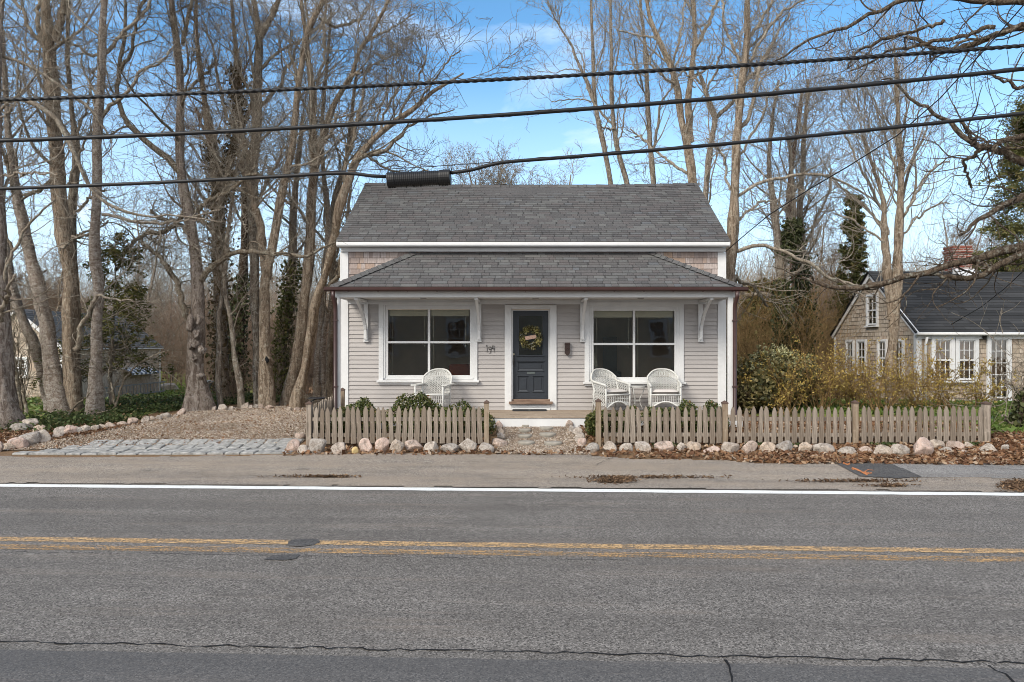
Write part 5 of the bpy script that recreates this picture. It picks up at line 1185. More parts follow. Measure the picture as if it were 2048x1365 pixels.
T('maple_tree', 'tallest thick grey-brown tree of the left group, forking near the top', 17.6, [[(146,838,20),(146,790,17),(143,700,17),(143,620,17),(143,560,16.5),(133,500,14.5),(122,440,14),(114,366,14),(110,293,13),(106,220,13),(104,165,15),(100,110,12),(100,73,11),(96,0,8),(92,-120,6),(90,-260,4)],
   [(110,85,8),(118,50,7),(124,20,6.5),(128,0,6),(140,-90,4),(150,-200,3)]],
  [[(86,90,7),(73,60,6),(62,25,5.5),(55,0,5),(40,-90,3)],[(95,110,5),(78,85,5),(55,51,4.5),(38,22,4),(22,0,3.5),(0,-50,2)],[(118,400,4),(150,330,3.5),(165,290,3),(180,240,2)],[(150,700,7,-.2),(162,650,6,-.3),(172,625,5.5,-.4),(188,590,4.5,-.5),(194,575,4,-.5),(220,582,2.5,-.5),(265,585,2,-.5)],
   [(112,366,4),(60,380,4),(20,372,3),(-20,390,2)]], 4, BARETAN, TWIG, (10,8,6,4), t0=.45)
T('maple_tree', 'thin straight tree rising close behind the tallest left trunk', 18.6, [[(152,832,9),(146,700,9),(141,600,9),(139,500,9),(143,403,9.5),(154,348,8.5),(155,293,8),(147,216,5),(141,110,4),(146,0,3.5),(150,-160,2.5)]],
  [[(154,300,4),(165,250,3),(185,190,2.5),(200,140,2)],[(150,430,4),(180,400,3.5),(215,390,2.5)],[(148,480,3),(200,455,3),(240,440,2)]], 5, BAREGREY, TWIG, (8,6,6,3), t0=.55)
T('maple_tree', 'straight pale grey tree with ringed bark, right of the tallest left trunk', 17.2, [[(186,832,17),(189,790,14),(194,709,11.5),(192,635,11),(196,572,11),(188,520,10.5),(184,490,11),(190,403,9.5),(192,330,9),(195,238,9.5),(203,165,7.5),(204,73,6.5),(209,0,6),(215,-120,4.5),(218,-260,3)]],
  [[(208,108,5),(225,85,5),(238,62,4.5),(262,35,4),(278,15,3.5),(310,-20,2.5)],[(203,236,5),(222,222,5),(242,209,4.5),(267,187,4),(293,150,3.5),(341,139,2.5),(366,113,2)],[(199,113,4),(180,102,3.5),(161,92,3),(150,62,2)],[(186,470,4),(150,480,4),(130,500,3)],[(204,430,4),(260,430,4),(320,436,3.5),(380,425,3),(440,410,2.5)]], 6, BIRCH, TWIG, (9,8,6,4), t0=.45)
T('oak_tree', 'stout furrowed oak with knobbly bark at the left edge of the driveway', 18.2, [[(397,812,26),(394,780,20),(388,734,16),(393,690,16),(394,650,14),(396,610,13),(396,572,13),(393,520,12),(386,470,11),(380,430,11),(377,403,11),(366,348,10),(363,293,9.5),(366,220,8.5),(366,147,8),(363,92,8),(354,45,7),(350,0,6),(346,-120,4.5),(342,-260,3)]],
  [[(364,350,8),(348,325,8),(330,304,8),(305,282,7.5),(278,264,7),(253,234,6.5),(243,205,6),(236,175,5.5),(234,150,5.5),(242,110,5),(249,73,4.5),(250,30,4),(249,0,3.5),(240,-90,2)],[(235,152,4.5),(252,130,4.5),(271,110,4.5),(283,85,4),(289,62,4),(308,29,3.5),(341,0,3),(380,-60,2)],
   [(367,90,5),(376,72,5),(385,51,5),(394,25,4.5),(403,0,4),(420,-80,3)],[(385,655,8),(376,620,8),(368,585,7.5),(356,560,7),(340,520,6),(322,500,5),(308,480,4)],[(404,560,8,-.1),(425,540,8,-.2),(448,520,7,-.3),(475,506,6,-.4),(515,500,6,-.5),(560,506,5.5,-.6),(600,512,5,-.7),(628,520,4,-.8),(660,512,3,-.8),(690,495,2,-.8)],
   [(380,430,6),(420,405,5.5),(455,395,5),(500,370,4),(540,360,3)],[(378,420,6),(330,455,6),(280,460,5),(240,490,4.5),(215,525,4)],[(366,180,4),(390,150,3.5),(420,120,3)],[(385,470,5),(350,445,4.5),(300,430,4),(260,400,3)]], 7, FURROW, TWIGP, (10,9,7,4), t0=.5, ang=(40,75), wig=.16)
T('maple_tree', 'vine-wrapped brown tree behind the stout oak', 20.5, [[(448,808,13),(446,700,12),(440,600,13),(436,500,13),(437,430,12),(434,366,12),(424,310,10),(416,260,9),(405,200,6),(398,140,5),(392,60,4),(390,-80,3)],[(438,420,8),(452,350,8),(468,290,7),(476,220,6),(472,140,5),(466,60,4),(458,-60,3)]],
  [[(470,290,5),(490,230,4.5),(496,160,4),(484,100,3)],[(420,290,4),(395,250,4),(372,200,3)]], 8, BARETAN, TWIGR, (9,8,6,4), t0=.35, ivy=1800, ivyt=(.05,.6), ivy_mat=m_leaf('dry_vine_leaf', [(0,(.06,.045,.02)),(.5,(.12,.08,.035)),(1,(.17,.12,.06))]))
T('maple_tree', 'tall grey-tan tree forking high above the middle of the driveway', 19.2, [[(520,812,9),(517,740,8.5),(514,660,9),(512,600,9),(510,500,10),(506,403,10),(506,330,10.5),(514,256,10),(517,183,9),(517,128,9),(519,80,8),(514,40,6),(508,0,5),(500,-120,4)],[(521,75,6),(532,55,6),(547,22,5.5),(557,0,5),(575,-80,3.5),(590,-180,2.5)]],
  [[(519,210,5),(532,188,5),(547,165,4.5),(556,135,4.5),(565,106,4),(572,70,3),(575,40,2.5)],[(505,320,4.5),(480,280,4),(462,240,4),(452,190,3.5),(440,120,3),(420,60,2.5)],[(508,420,4),(530,370,4),(555,330,3.5),(575,280,3)]], 9, BAREGREY, TWIG, (10,8,6,4), t0=.5)
T('maple_tree', 'straight tan trunk with a dark knot hole behind the driveway', 18.9, [[(538,815,14),(536,760,11.5),(534,709,12.5),(532,660,10.5),(532,572,10),(545,520,9.5),(553,490,9),(563,440,8.5),(574,385,8.5),(585,340,8),(595,290,7),(598,256,7),(603,183,6.5),(612,128,6),(622,66,6),(638,37,5.5),(655,0,5),(680,-100,4)],[(538,560,8),(528,500,8),(524,430,8),(512,380,6),(490,330,5)]],
  [[(600,200,4),(590,150,4),(580,90,3.5),(576,30,3)],[(612,120,4),(604,70,3.5),(603,10,3),(600,-60,2)],[(640,37,4),(670,45,4),(700,20,3),(720,-20,2)]], 10, BARETAN, TWIG, (10,8,6,4), t0=.5)
T('maple_tree', 'tall trunk leaning right out of the clump beside the cottage', 19.4, [[(572,818,16),(580,790,14),(590,740,11),(600,685,10),(606,620,10),(614,560,10),(619,500,10),(620,403,10),(631,330,9),(627,260,8.5),(627,183,7.5),(618,130,6),(610,60,5),(602,0,4),(596,-120,3)],[(630,335,7),(642,282,7),(656,238,6.5),(668,205,6),(682,183,5.5),(704,147,5),(712,120,4.5),(719,99,4),(752,51,3.5),(780,0,3),(810,-60,2)]],
  [[(719,99,3.5),(740,80,3),(770,60,3),(800,40,2.5),(835,15,2)],[(628,190,4),(640,140,4),(648,90,3.5),(655,40,3),(662,-20,2)],[(632,310,4),(660,290,4),(672,260,3.5),(673,230,3)],[(700,150,3),(730,150,3),(770,140,2.5),(810,120,2)]], 11, BARETAN, TWIG, (11,9,6,4), t0=.4)
T('maple_tree', 'leaning tree reaching its long limbs right over the cottage ridge', 18.7, [[(591,820,15),(596,790,13),(604,745,10),(612,705,10),(619,660,10),(626,620,9.5),(637,580,9.5),(650,550,8),(660,500,8),(668,460,9),(676,410,10),(690,372,9),(706,330,8),(720,305,7),(740,285,6),(766,260,6),(790,240,5.5),(814,227,5),(840,205,4.5),(865,182,4),(900,165,3),(927,147,2)]],
  [[(700,335,6),(725,318,6),(766,311,5.5),(788,290,5),(803,275,4.5),(815,250,3.5),(840,240,3),(870,225,2),(900,215,1.5)],[(688,365,5),(690,319,5),(704,264,5),(715,220,4.5),(719,190,4),(722,160,3),(730,120,2.5)],[(790,240,3.5),(810,200,3),(830,160,2.5),(850,110,2)],[(765,262,3),(780,210,3),(800,170,2.5),(810,130,2)],[(840,205,2.5),(870,160,2.5),(900,130,2),(920,110,1.5)],
   [(720,300,4),(760,330,3),(800,335,2.5),(840,320,2)],[(640,585,5),(672,560,5),(690,520,4),(700,470,3.5)],[(740,285,3),(750,230,3),(760,180,2.5),(756,130,2)]], 12, BARETAN, TWIGP, (8,9,6,4), t0=.55, up=.03)
T('maple_tree', 'slender grey twin trunks right against the cottage in the left clump', 20.2, [[(632,812,7),(634,720,7),(640,640,6.5),(645,560,6.5),(655,480,6),(650,400,5.5),(640,320,5),(640,240,4),(650,150,3),(658,20,2.5)],[(648,812,5),(646,740,5),(648,660,5),(662,600,5),(676,540,4.5),(690,460,4),(698,380,3)]],
  [], 13, BIRCH, TWIG, (10,7,5,3), t0=.35)
T('maple_tree', 'slim crooked pair of stems between the oak and the knot-hole tree', 18.6, [[(442,816,6),(438,770,6),(440,700,5),(436,640,5),(446,590,4.5),(450,540,4),(458,460,4),(470,380,3),(478,300,2)],[(482,814,6),(478,760,6),(466,700,5),(462,650,5),(452,600,4.5),(450,560,4),(430,500,3),(424,440,2.5)]], [], 14, BAREGREY, TWIG, (10,6,5,3), t0=.4, l1=2.0)
T('ivy_tree', 'trunk cloaked in dark ivy deep between the oak and the knot-hole tree', 23, [[(478,798,10),(476,700,10),(480,600,10),(486,500,9),(490,420,8),(488,330,6),(480,230,5),(476,120,3)]], [], 15, DARKB, TWIG, (12,7,5,3), t0=.5, ivy=1900, ivyt=(0,.38), ivth=.17)
T('ivy_tree', 'second ivy-dark trunk, just left of the first one behind the driveway', 24, [[(448,796,9),(446,700,9),(450,600,9),(440,500,8),(430,420,7),(420,330,5),(410,230,4)]], [], 16, DARKB, TWIGR, (12,7,5,3), t0=.5, ivy=1600, ivyt=(0,.36), ivth=.16)
T('ivy_tree', 'brownish vine-covered trunk behind the leaning clump at the cottage corner', 22.5, [[(560,800,9),(566,700,9),(580,600,9),(588,500,9),(590,420,8),(600,330,6),(610,230,4)]], [], 17, BARETAN, TWIG, (12,7,5,3), t0=.5, ivy=2600, ivyt=(0,.5), ivy_mat=SPR)
T('maple_tree', 'tan trunk seen through the leaning clump just left of the cottage', 21.2, [[(664,805,11),(662,720,10),(668,640,10),(664,560,9),(656,480,8),(668,400,7),(690,320,5),(700,240,4),(712,150,3)]], [[(664,520,4),(690,470,4),(705,420,3)]], 18, BARETAN, TWIG, (11,8,6,4), t0=.4)
T('sapling', 'pale bare sapling on the lawn at the far left', 17.4, [[(44,846,4),(38,800,4),(30,760,3.5),(26,710,3),(24,660,2)],[(56,842,3),(50,800,3),(44,770,2.5),(40,720,2)]], [[(36,780,2),(20,740,2),(8,710,1.5)],[(40,760,2),(58,730,2),(70,700,1.5)]], 19, TWIGP, TWIGP, (6,4,3,2), t0=.3, l1=.9, group='small bare saplings')
T('sapling', 'thin white-barked sapling in front of the shed wall', 17.8, [[(230,818,2.6),(229,780,2.4),(228,740,2.2),(228,705,2)],[(230,815,2.2),(240,780,2.2),(255,755,2),(280,728,1.8),(310,712,1.5),(345,700,1)]], [[(228,740,2),(222,710,2),(212,690,1.6),(206,675,1.2)],[(228,716,2),(216,700,1.6),(209,684,1.2)]], 20, TWIGP, TWIGP, (4,3,3,2), t0=.3, l1=.8, group='small bare saplings')
for i, (pp, lb) in enumerate([([(134,848,2.2),(140,828,2),(150,812,2),(170,800,1.6),(180,790,1.2)], 'bleached fallen branch lying in the ivy at the foot of the left trunks'), ([(188,842,1.6),(196,830,1.5),(208,826,1.3),(220,822,1)], 'short white fallen branch in the ivy right of the ringed trunk')]):
    P, R = traced(pp, 16.4+i*.2); r = np.random.default_rng(i); p, rr = resample(P, R, 20); p += np.cumsum(r.normal(size=(20, 3))*.012, 0); g = Geo().add(tubes(p[None], rr[None], 6)); A, B = spawn(p[None], rr[None], 5, .4, (30, 60), 8, 0, .2, r, .1, .6, .006); g.add(tubes(A, B, 4))
    tag(link('fallen_branch', g.mesh('fallen_branch', P[0]), TWIGP, None, P[0]), lb, 'branch')

def burl(root, px, py, w, h, Y, m, seed, name='burl'):
    r = np.random.default_rng(seed); g = ICO.copy()
    for _ in range(8): k = r.normal(size=3); k /= np.linalg.norm(k); g *= (1+.10*np.sin(r.uniform(2, 6)*(ICO@k)+r.uniform(0, 6)))[:, None]
    s = Y/F; link(name, fastmesh(name, g*np.array([w*s/2, w*s/2, h*s/2])+np.array(W(px, py, Y))-np.array(root.location), ICOF, smooth=True), m, root)
oak = bpy.data.objects['oak_tree']
for i, (px, py, w_, h_) in enumerate([(380,652,16,26),(392,668,14,20),(388,688,20,18),(404,700,17,16),(381,690,14,18),(402,752,18,12),(386,716,12,14),(400,640,12,20)]): burl(oak, px, py, w_, h_, 17.98, FURROW, i)
kt = [o for o in bpy.data.objects if o.get('label', '').startswith('straight tan trunk')][0]
burl(kt, 533, 722, 22, 32, 18.85, BARETAN, 20); burl(kt, 534, 721, 7, 13, 18.70, CRK, 21, 'knot_hole')
# --- behind and right of the cottage
T('maple_tree', 'slender leftmost tree rising above the middle of the ridge', 27, [[(1226,800,9),(1224,500,6),(1219,370,5.5),(1205,286,5),(1190,220,5),(1186,139,4),(1183,73,3.5),(1181,0,3),(1180,-140,2)],[(1190,205,3.5),(1176,170,3.5),(1161,143,3),(1150,118,3),(1143,92,2.5),(1125,60,2),(1110,37,2),(1090,-5,1.2)]],
  [[(1186,200,2),(1150,198,1.6),(1110,205,1.2)],[(1184,150,2),(1200,110,2),(1210,60,1.5)],[(1160,143,1.5),(1120,130,1.2),(1080,120,.8)]], 30, BAREGREY, TWIG, (9,6,4,2), t0=.55, up=.1, ang=(20,45), l1=3, twr=.006)
T('maple_tree', 'second slender tree above the ridge, close right of the leftmost', 26, [[(1262,800,10),(1262,500,6.5),(1256,370,5.5),(1238,311,5),(1227,249,5),(1223,147,4.5),(1223,60,3.5),(1222,0,3),(1220,-140,2)]],
  [[(1227,252,3.5),(1212,235,3),(1196,215,3),(1186,195,2.5),(1172,150,2),(1165,100,1.5)],[(1230,262,3),(1214,262,2.5),(1200,255,2),(1192,240,1.5)],[(1225,160,2),(1235,110,2),(1240,60,1.6),(1244,0,1)],[(1236,290,2),(1245,240,2),(1250,190,1.6)]], 31, BAREGREY, TWIG, (9,6,4,2), t0=.55, up=.12, ang=(20,45), l1=2.6, twr=.006)
T('maple_tree', 'slim tree above the ridge between the slender pair and the forked ones', 26, [[(1310,800,10),(1309,500,7),(1307,366,5.5),(1300,304,5),(1293,220,5),(1291,160,4.5),(1289,110,4),(1284,60,3.5),(1278,18,3),(1272,-80,2)]],
  [[(1307,295,3.5),(1312,260,3.5),(1318,220,3),(1330,190,2.5),(1344,172,2),(1365,140,1.5)],[(1300,290,2.5),(1285,270,2.5),(1272,268,2)],[(1291,130,2.5),(1310,90,2),(1324,40,1.6)],[(1292,200,2),(1272,160,2),(1256,110,1.5)]], 32, BAREGREY, TWIG, (9,7,5,3), t0=.55, up=.1, ang=(20,50), l1=2.6, twr=.006)
T('maple_tree', 'large forked tan tree rising behind the right end of the ridge', 23, [[(1400,800,16),(1396,560,12),(1390,400,9.5),(1377,293,8.5),(1362,238,8),(1356,172,7.5),(1340,128,6.5),(1318,81,6),(1305,50,5),(1296,29,4.5),(1290,-40,3),(1282,-140,2)],[(1381,285,6.5),(1374,205,6.5),(1380,165,6),(1388,120,6),(1394,80,5.5),(1390,50,5),(1387,10,5),(1384,-100,3.5)]],
  [[(1393,92,5),(1403,70,5),(1414,45,4.5),(1424,20,4),(1430,-30,3)],[(1384,350,4),(1365,335,4),(1340,310,3.5),(1318,295,3),(1295,270,2.5),(1275,240,2)],[(1356,172,3.5),(1330,160,3.5),(1306,140,3),(1290,115,2.5)],[(1318,81,3),(1290,64,3),(1262,58,2.5),(1238,40,2)],[(1345,140,3),(1358,90,3),(1362,40,2.5),(1366,-20,2)],[(1380,170,3),(1400,150,3),(1430,130,2)]], 33, BARETAN, TWIG, (9,8,6,3), t0=.55, up=.06)
T('maple_tree', 'narrow grey tree leaning right at the ridge end', 22, [[(1414,800,10),(1412,560,8),(1406,420,6.5),(1408,380,6),(1417,308,6),(1424,270,5.5),(1432,234,5.5),(1420,215,4.5),(1410,194,4.5),(1405,170,4),(1396,150,3)],[(1432,236,4),(1450,220,4),(1469,201,3.5),(1480,175,3),(1500,150,2)]],
  [[(1405,170,3),(1390,155,2.5),(1372,140,2)],[(1410,190,3),(1420,160,3),(1432,130,2.5),(1436,90,2)]], 34, BAREGREY, TWIG, (7,7,5,3), t0=.55)
T('maple_tree', 'tallest knobbly grey-tan tree against the right corner of the cottage', 19.0, [[(1452,822,15),(1451,760,12),(1452,680,12),(1454,600,13),(1457,560,13),(1458,520,12),(1462,480,10.5),(1464,440,11.5),(1465,400,9),(1469,340,9),(1470,300,9),(1478,240,8),(1480,205,8),(1485,150,8),(1490,110,7.5),(1494,73,7),(1491,30,6),(1490,0,5.5),(1488,-120,4),(1484,-260,3)]],
  [[(1480,255,6),(1490,245,5.5),(1503,215,5),(1512,190,5),(1520,165,4.5),(1527,139,4.5),(1545,110,4),(1565,80,3),(1590,40,2.5)],[(1494,80,5),(1510,62,4.5),(1530,35,4),(1553,7,3.5),(1575,-40,2.5)],[(1469,400,4),(1490,380,4),(1520,362,4),(1555,350,4),(1600,344,3.5),(1646,344,3.5),(1690,362,3),(1725,385,2.5),(1756,410,2)],
   [(1466,505,5),(1485,496,5),(1510,492,5),(1557,507,4.5),(1604,533,4.5),(1645,566,4),(1680,582,3.5),(1720,594,2.5)],[(1462,560,5),(1480,552,5),(1500,568,4.5),(1530,585,4),(1552,600,4),(1562,615,3)],[(1492,150,4),(1470,100,4),(1455,60,3.5),(1448,10,3),(1440,-40,2)],[(1480,310,3.5),(1500,270,3.5),(1515,240,3),(1535,200,2.5),(1560,180,2)],
   [(1460,380,3.5),(1452,350,3),(1446,310,3),(1430,280,2.5),(1410,268,2)],[(1468,440,4),(1500,420,3.5),(1530,400,3),(1560,395,2.5)],[(1486,160,3.5),(1510,100,3.5),(1530,60,3),(1560,30,2.5),(1600,10,2)]], 35, BARETAN, TWIG, (9,9,6,4), t0=.5)
T('ivy_tree', 'ivy-wrapped trunk nearest the cottage, above the pale-budded bush', 24, [[(1571,800,10),(1570,720,10),(1568,640,9.5),(1564,580,9),(1560,520,9),(1556,460,8),(1548,400,7),(1540,340,5),(1546,250,4),(1560,160,2.5)],[(1562,540,6),(1582,480,6),(1590,420,5),(1584,350,4),(1576,280,3)]],
  [[(1566,620,6),(1550,600,6),(1540,594,5.5),(1520,590,5),(1500,592,4),(1485,588,3)],[(1562,560,4),(1600,540,4),(1630,500,3),(1650,450,2.5)]], 36, BAREGREY, TWIG, (11,8,6,4), t0=.4, ivy=4500, ivyt=(.1,.38), ivth=.12)
T('ivy_tree', 'second ivy-wrapped trunk, right of the nearest one', 25, [[(1612,800,10),(1612,720,10),(1614,660,10),(1606,600,9),(1602,540,9),(1604,480,8),(1598,420,7),(1604,340,5),(1610,250,4),(1616,160,2.5)]], [[(1604,500,4),(1630,450,4),(1650,400,3),(1660,340,2.5)]], 37, BAREGREY, TWIG, (12,8,6,4), t0=.4, ivy=4500, ivyt=(.12,.45), ivth=.13)
T('maple_tree', 'reddish trunk between the two ivy-wrapped trees', 26, [[(1590,800,9),(1592,700,9),(1594,600,8),(1580,500,8),(1575,420,7),(1580,340,5),(1590,260,4),(1600,180,2.5)]], [], 38, m_bark('reddish_bark', (.30,.19,.15), (.23,.14,.11), (.10,.06,.05)), TWIGR, (12,8,6,3), t0=.4)
T('maple_tree', 'fan-crowned tree with steep branches in front of the right cottage gable', 18.8, [[(1786,826,12),(1784,760,10.5),(1786,700,10),(1788,640,9.5),(1791,577,10),(1794,520,10),(1797,470,9),(1800,420,8),(1801,370,7),(1800,320,6),(1797,260,5),(1794,200,4),(1793,150,3),(1790,90,2)],[(1784,640,7),(1778,560,8),(1774,500,8),(1770,450,7),(1768,410,5),(1758,370,4),(1742,320,3),(1726,270,2)]],
  [[(1776,470,4),(1760,410,4),(1740,350,3.5),(1716,290,3),(1690,240,2)],[(1797,470,4),(1812,400,4),(1830,340,3.5),(1850,290,3),(1876,240,2),(1900,200,1.5)],[(1800,430,4),(1826,380,3.5),(1850,345,3),(1890,320,2)],[(1775,480,3.5),(1745,430,3.5),(1710,390,3),(1670,350,2)],[(1801,370,3.5),(1815,310,3),(1830,250,2.5),(1840,190,2),(1850,130,1.5)],[(1799,300,3),(1786,240,2.5),(1770,190,2),(1750,140,1.5)],
   [(1774,500,3),(1740,470,3),(1700,440,2.5),(1670,430,2)],[(1796,480,3),(1830,440,3),(1870,410,2.5),(1910,400,2)],[(1797,390,3),(1780,320,2.5),(1762,250,2),(1748,190,1.5)]], 39, BARETAN, TWIGT if False else TWIG, (14,8,5,3), t0=.5, up=.10, ang=(18,42), l1=3.6, wig=.08)
# the big tree beyond the right edge: its limbs hang into the picture
T('maple_tree', 'big tree standing outside the right edge, its lichen-grey limbs hanging into the picture', 14.2, [[(2190,905,34),(2180,780,28),(2170,640,26),(2160,500,25),(2150,360,23),(2140,220,20),(2130,80,18),(2120,-60,14),(2110,-260,9)]],
  [[(2155,470,13),(2100,482,12),(2048,489,11.5),(1992,504,10),(1933,516,8.5),(1905,530,8),(1875,536,8),(1845,545,7.5),(1787,554,7.5),(1765,561,7),(1743,562,6.5),(1704,560,6),(1685,548,5),(1663,536,3.5)],
   [(2150,480,10),(2100,500,9.5),(2048,521,9),(2025,537,8.5),(2006,548,8),(1983,565,7.5),(1958,564,6.5),(1933,563,6),(1912,557,5.5),(1898,551,4)],
   [(2135,10,12),(2090,6,11),(2048,7,10),(1976,5,8),(1920,1,7),(1866,2,6.5),(1811,4,6),(1780,16,5),(1756,26,5),(1728,45,4.5),(1701,59,4.5),(1670,68,4),(1646,73,3.5),(1610,88,3),(1580,105,2.5),(1555,120,2)],
   [(2132,40,10),(2090,38,9),(2048,37,9),(2015,42,8),(1995,52,8),(1970,62,7.5),(1950,68,6.5),(1925,60,6),(1905,46,5.5),(1885,35,5),(1872,25,4)],
   [(1888,40,4.5),(1860,45,4.5),(1830,55,4),(1800,62,4),(1775,77,4),(1757,90,3.5),(1738,99,3),(1732,110,2.5),(1728,120,2)],
   [(1990,55,6),(1975,50,6),(1960,65,5),(1930,72,5),(1905,66,5),(1884,70,4.5),(1850,78,4),(1810,85,3),(1765,110,2.5),(1740,115,2)],
   [(2145,340,13),(2095,336,12),(2048,330,11),(2030,315,10),(2013,304,9.5),(1990,300,9),(1975,292,8),(1958,289,7),(1945,275,6.5),(1935,255,6.5),(1921,249,5.5),(1905,242,5),(1885,225,4.5),(1865,212,4.5),(1848,205,4),(1832,185,3.5),(1811,165,3),(1790,160,2)],
   [(1975,292,5),(1955,300,5),(1930,300,4.5),(1905,288,4),(1885,278,3.5),(1866,271,2.5)],[(2145,300,9),(2090,278,8),(2048,272,8),(2012,275,7.5),(1990,280,6.5),(1976,290,5)],[(1965,295,6),(1945,310,5.5),(1930,320,5),(1922,322,4),(1945,350,3.5),(1958,370,3)],
   [(2148,380,10),(2095,388,9),(2048,403,8),(2010,420,7.5),(1976,432,7),(1950,440,5.5),(1930,455,4.5),(1903,472,3)],[(2130,70,8),(2090,60,7),(2048,45,6.5),(2040,50,6),(2000,55,5),(1990,68,4.5),(1978,72,3.5),(1950,68,3.5),(1925,72,3),(1900,88,2.5),(1880,92,2)],
   [(2140,200,6),(2090,190,5),(2048,178,4.5),(2030,165,4),(2010,160,3),(1995,150,2)]], 40, FURROW, m_bark('dark_limb_bark', (.24,.185,.135), (.16,.12,.085), (.055,.04,.03), (.42,.42,.36)), (0,8,6,3), wig=.17, up=.01, tw_len=.42, twr=.0045)
T('vine_post_tree', 'dark vine-tangled trunk at the right edge behind the last fence post', 14.6, [[(2042,905,13),(2036,880,11),(2040,850,11),(2046,820,12),(2050,790,9),(2056,750,6)]], [[(2038,850,3),(2020,840,2.5),(2000,835,2)],[(2044,800,3),(2020,805,2.5),(1990,800,2)],[(2046,790,3),(2030,770,2),(2010,760,1.5)]], 41, DARKB, TWIG, (6,4,3,2), t0=.3, l1=.6, ivy=900, ivyt=(0,.8), ivth=.06, group=None)
# --- woods behind: prototypes copied as individual trees
def proto(seed, h, r0, nfork, twr=.009, auto=(11,6,4,3), mats=(BAREGREY, TWIG), l1=.32, spread=.22):
    r = np.random.default_rng(seed); g1 = Geo(); g2 = Geo(); TP = []; TR = []
    for i in range(nfork):
        K = 30; a = r.uniform(0, 6.28); z = np.linspace(-.3, h*r.uniform(.85, 1), K); s = np.clip((z-h*.22)/h, 0, 1)*(0 if i == 0 and nfork == 1 else 1)
        x = np.cumsum(r.normal(size=K))*.035+cos(a)*s*h*spread; y = np.cumsum(r.normal(size=K))*.035+sin(a)*s*h*spread
        if i: x[z < h*.2] = TP[0][z < h*.2, 0]; y[z < h*.2] = TP[0][z < h*.2, 1]
        TP.append(np.stack([x, y, z], 1)); TR.append(r0*(1-i*.15)*(1-.88*np.linspace(0, 1, K))**.9+.012)
    TPn, TRn = np.stack(TP), np.stack(TR); g1.add(tubes(TPn, TRn, 9, .1, seed))
    A, B = spawn(TPn, TRn, auto[0], h*l1, (25, 55), 14, .06, .07, r, .28, .5, .02, .07, .15, lenpow=.55)
    C1, D1 = spawn(A, B, auto[1], h*.13, (25, 60), 8, .05, .12, r, .15, .55, twr*1.1, .04, .3, lenpow=.4)
    C2, D2 = spawn(C1, D1, auto[2], h*.075, (25, 65), 6, .05, .15, r, .1, .7, twr, .03, .5, lenpow=.4)
    C3, D3 = spawn(C2, D2, auto[3], h*.045, (25, 65), 4, .05, .15, r, .1, .8, twr, .03, .6, lenpow=.3)
    g2.add(tubes(A, B, 5)).add(tubes(C1, D1, 4)).add(tubes(C2, D2, 3)).add(tubes(C3, D3, 3))
    m1 = g1.mesh('trunk'); m2 = g2.mesh('crown'); m1.materials.append(mats[0]); m2.materials.append(mats[1]); return m1, m2
protos = [proto(50, 12.5, .17, 2), proto(51, 11, .14, 3, mats=(BARETAN, TWIG)), proto(52, 13.5, .18, 2, mats=(BAREGREY, TWIGP)), proto(53, 9, .12, 3, mats=(BARETAN, TWIGR)), proto(54, 10, .12, 1, mats=(BIRCH, TWIG)), proto(55, 7, .09, 4, auto=(10,6,5,3), mats=(BARETAN, TWIGR), l1=.42)]
rt = random.Random(77)
def place(k, x, y, s, label, group):
    z = gzf(x, y); t = thing('woodland_tree', label, 'tree', (x, y, z), rt.uniform(0, 6.28), group); t.scale = (s*rt.uniform(.85, 1.15), s*rt.uniform(.85, 1.15), s)
    for nm, me in zip(('trunk', 'crown'), protos[k]): link(nm, me, None, t)
for px_, Y_, s_, k_ in ((930,44,.98,0),(990,41,1.06,1),(1035,43,1.12,3),(1080,40,1.02,1),(1125,44,.95,0),(1165,42,.85,3)):
    place(k_, (px_-CX)*Y_/F, Y_, s_, 'bare rounded tree whose twiggy top shows over the middle of the ridge', 'trees peeping over the ridge')
spots = []
for i in range(125):
    Yd = rt.uniform(30, 72)**1.0; px = rt.uniform(-120, 2180); x = (px-CX)*Yd/F
    if -23.5 < x < -17 and 28 < Yd < 39: continue
    if (Yd < 34 and 640 < px < 1480) or (Yd < 40 and px < 700 and rt.random() < .6): continue
    tall = 1.0
    if 830 < px < 1180: tall = .92 if Yd > 42 else .6
    k = rt.choice([0, 1, 2, 3, 4, 5, 3, 5]); s = tall*rt.uniform(.62, .95)*(1 if Yd < 42 else .82)
    if px < 760 or px > 1480: s *= .9
    place(k, x, Yd, s, 'bare grey-brown tree standing in the woods beyond the cottages', 'bare trees in the woods beyond')
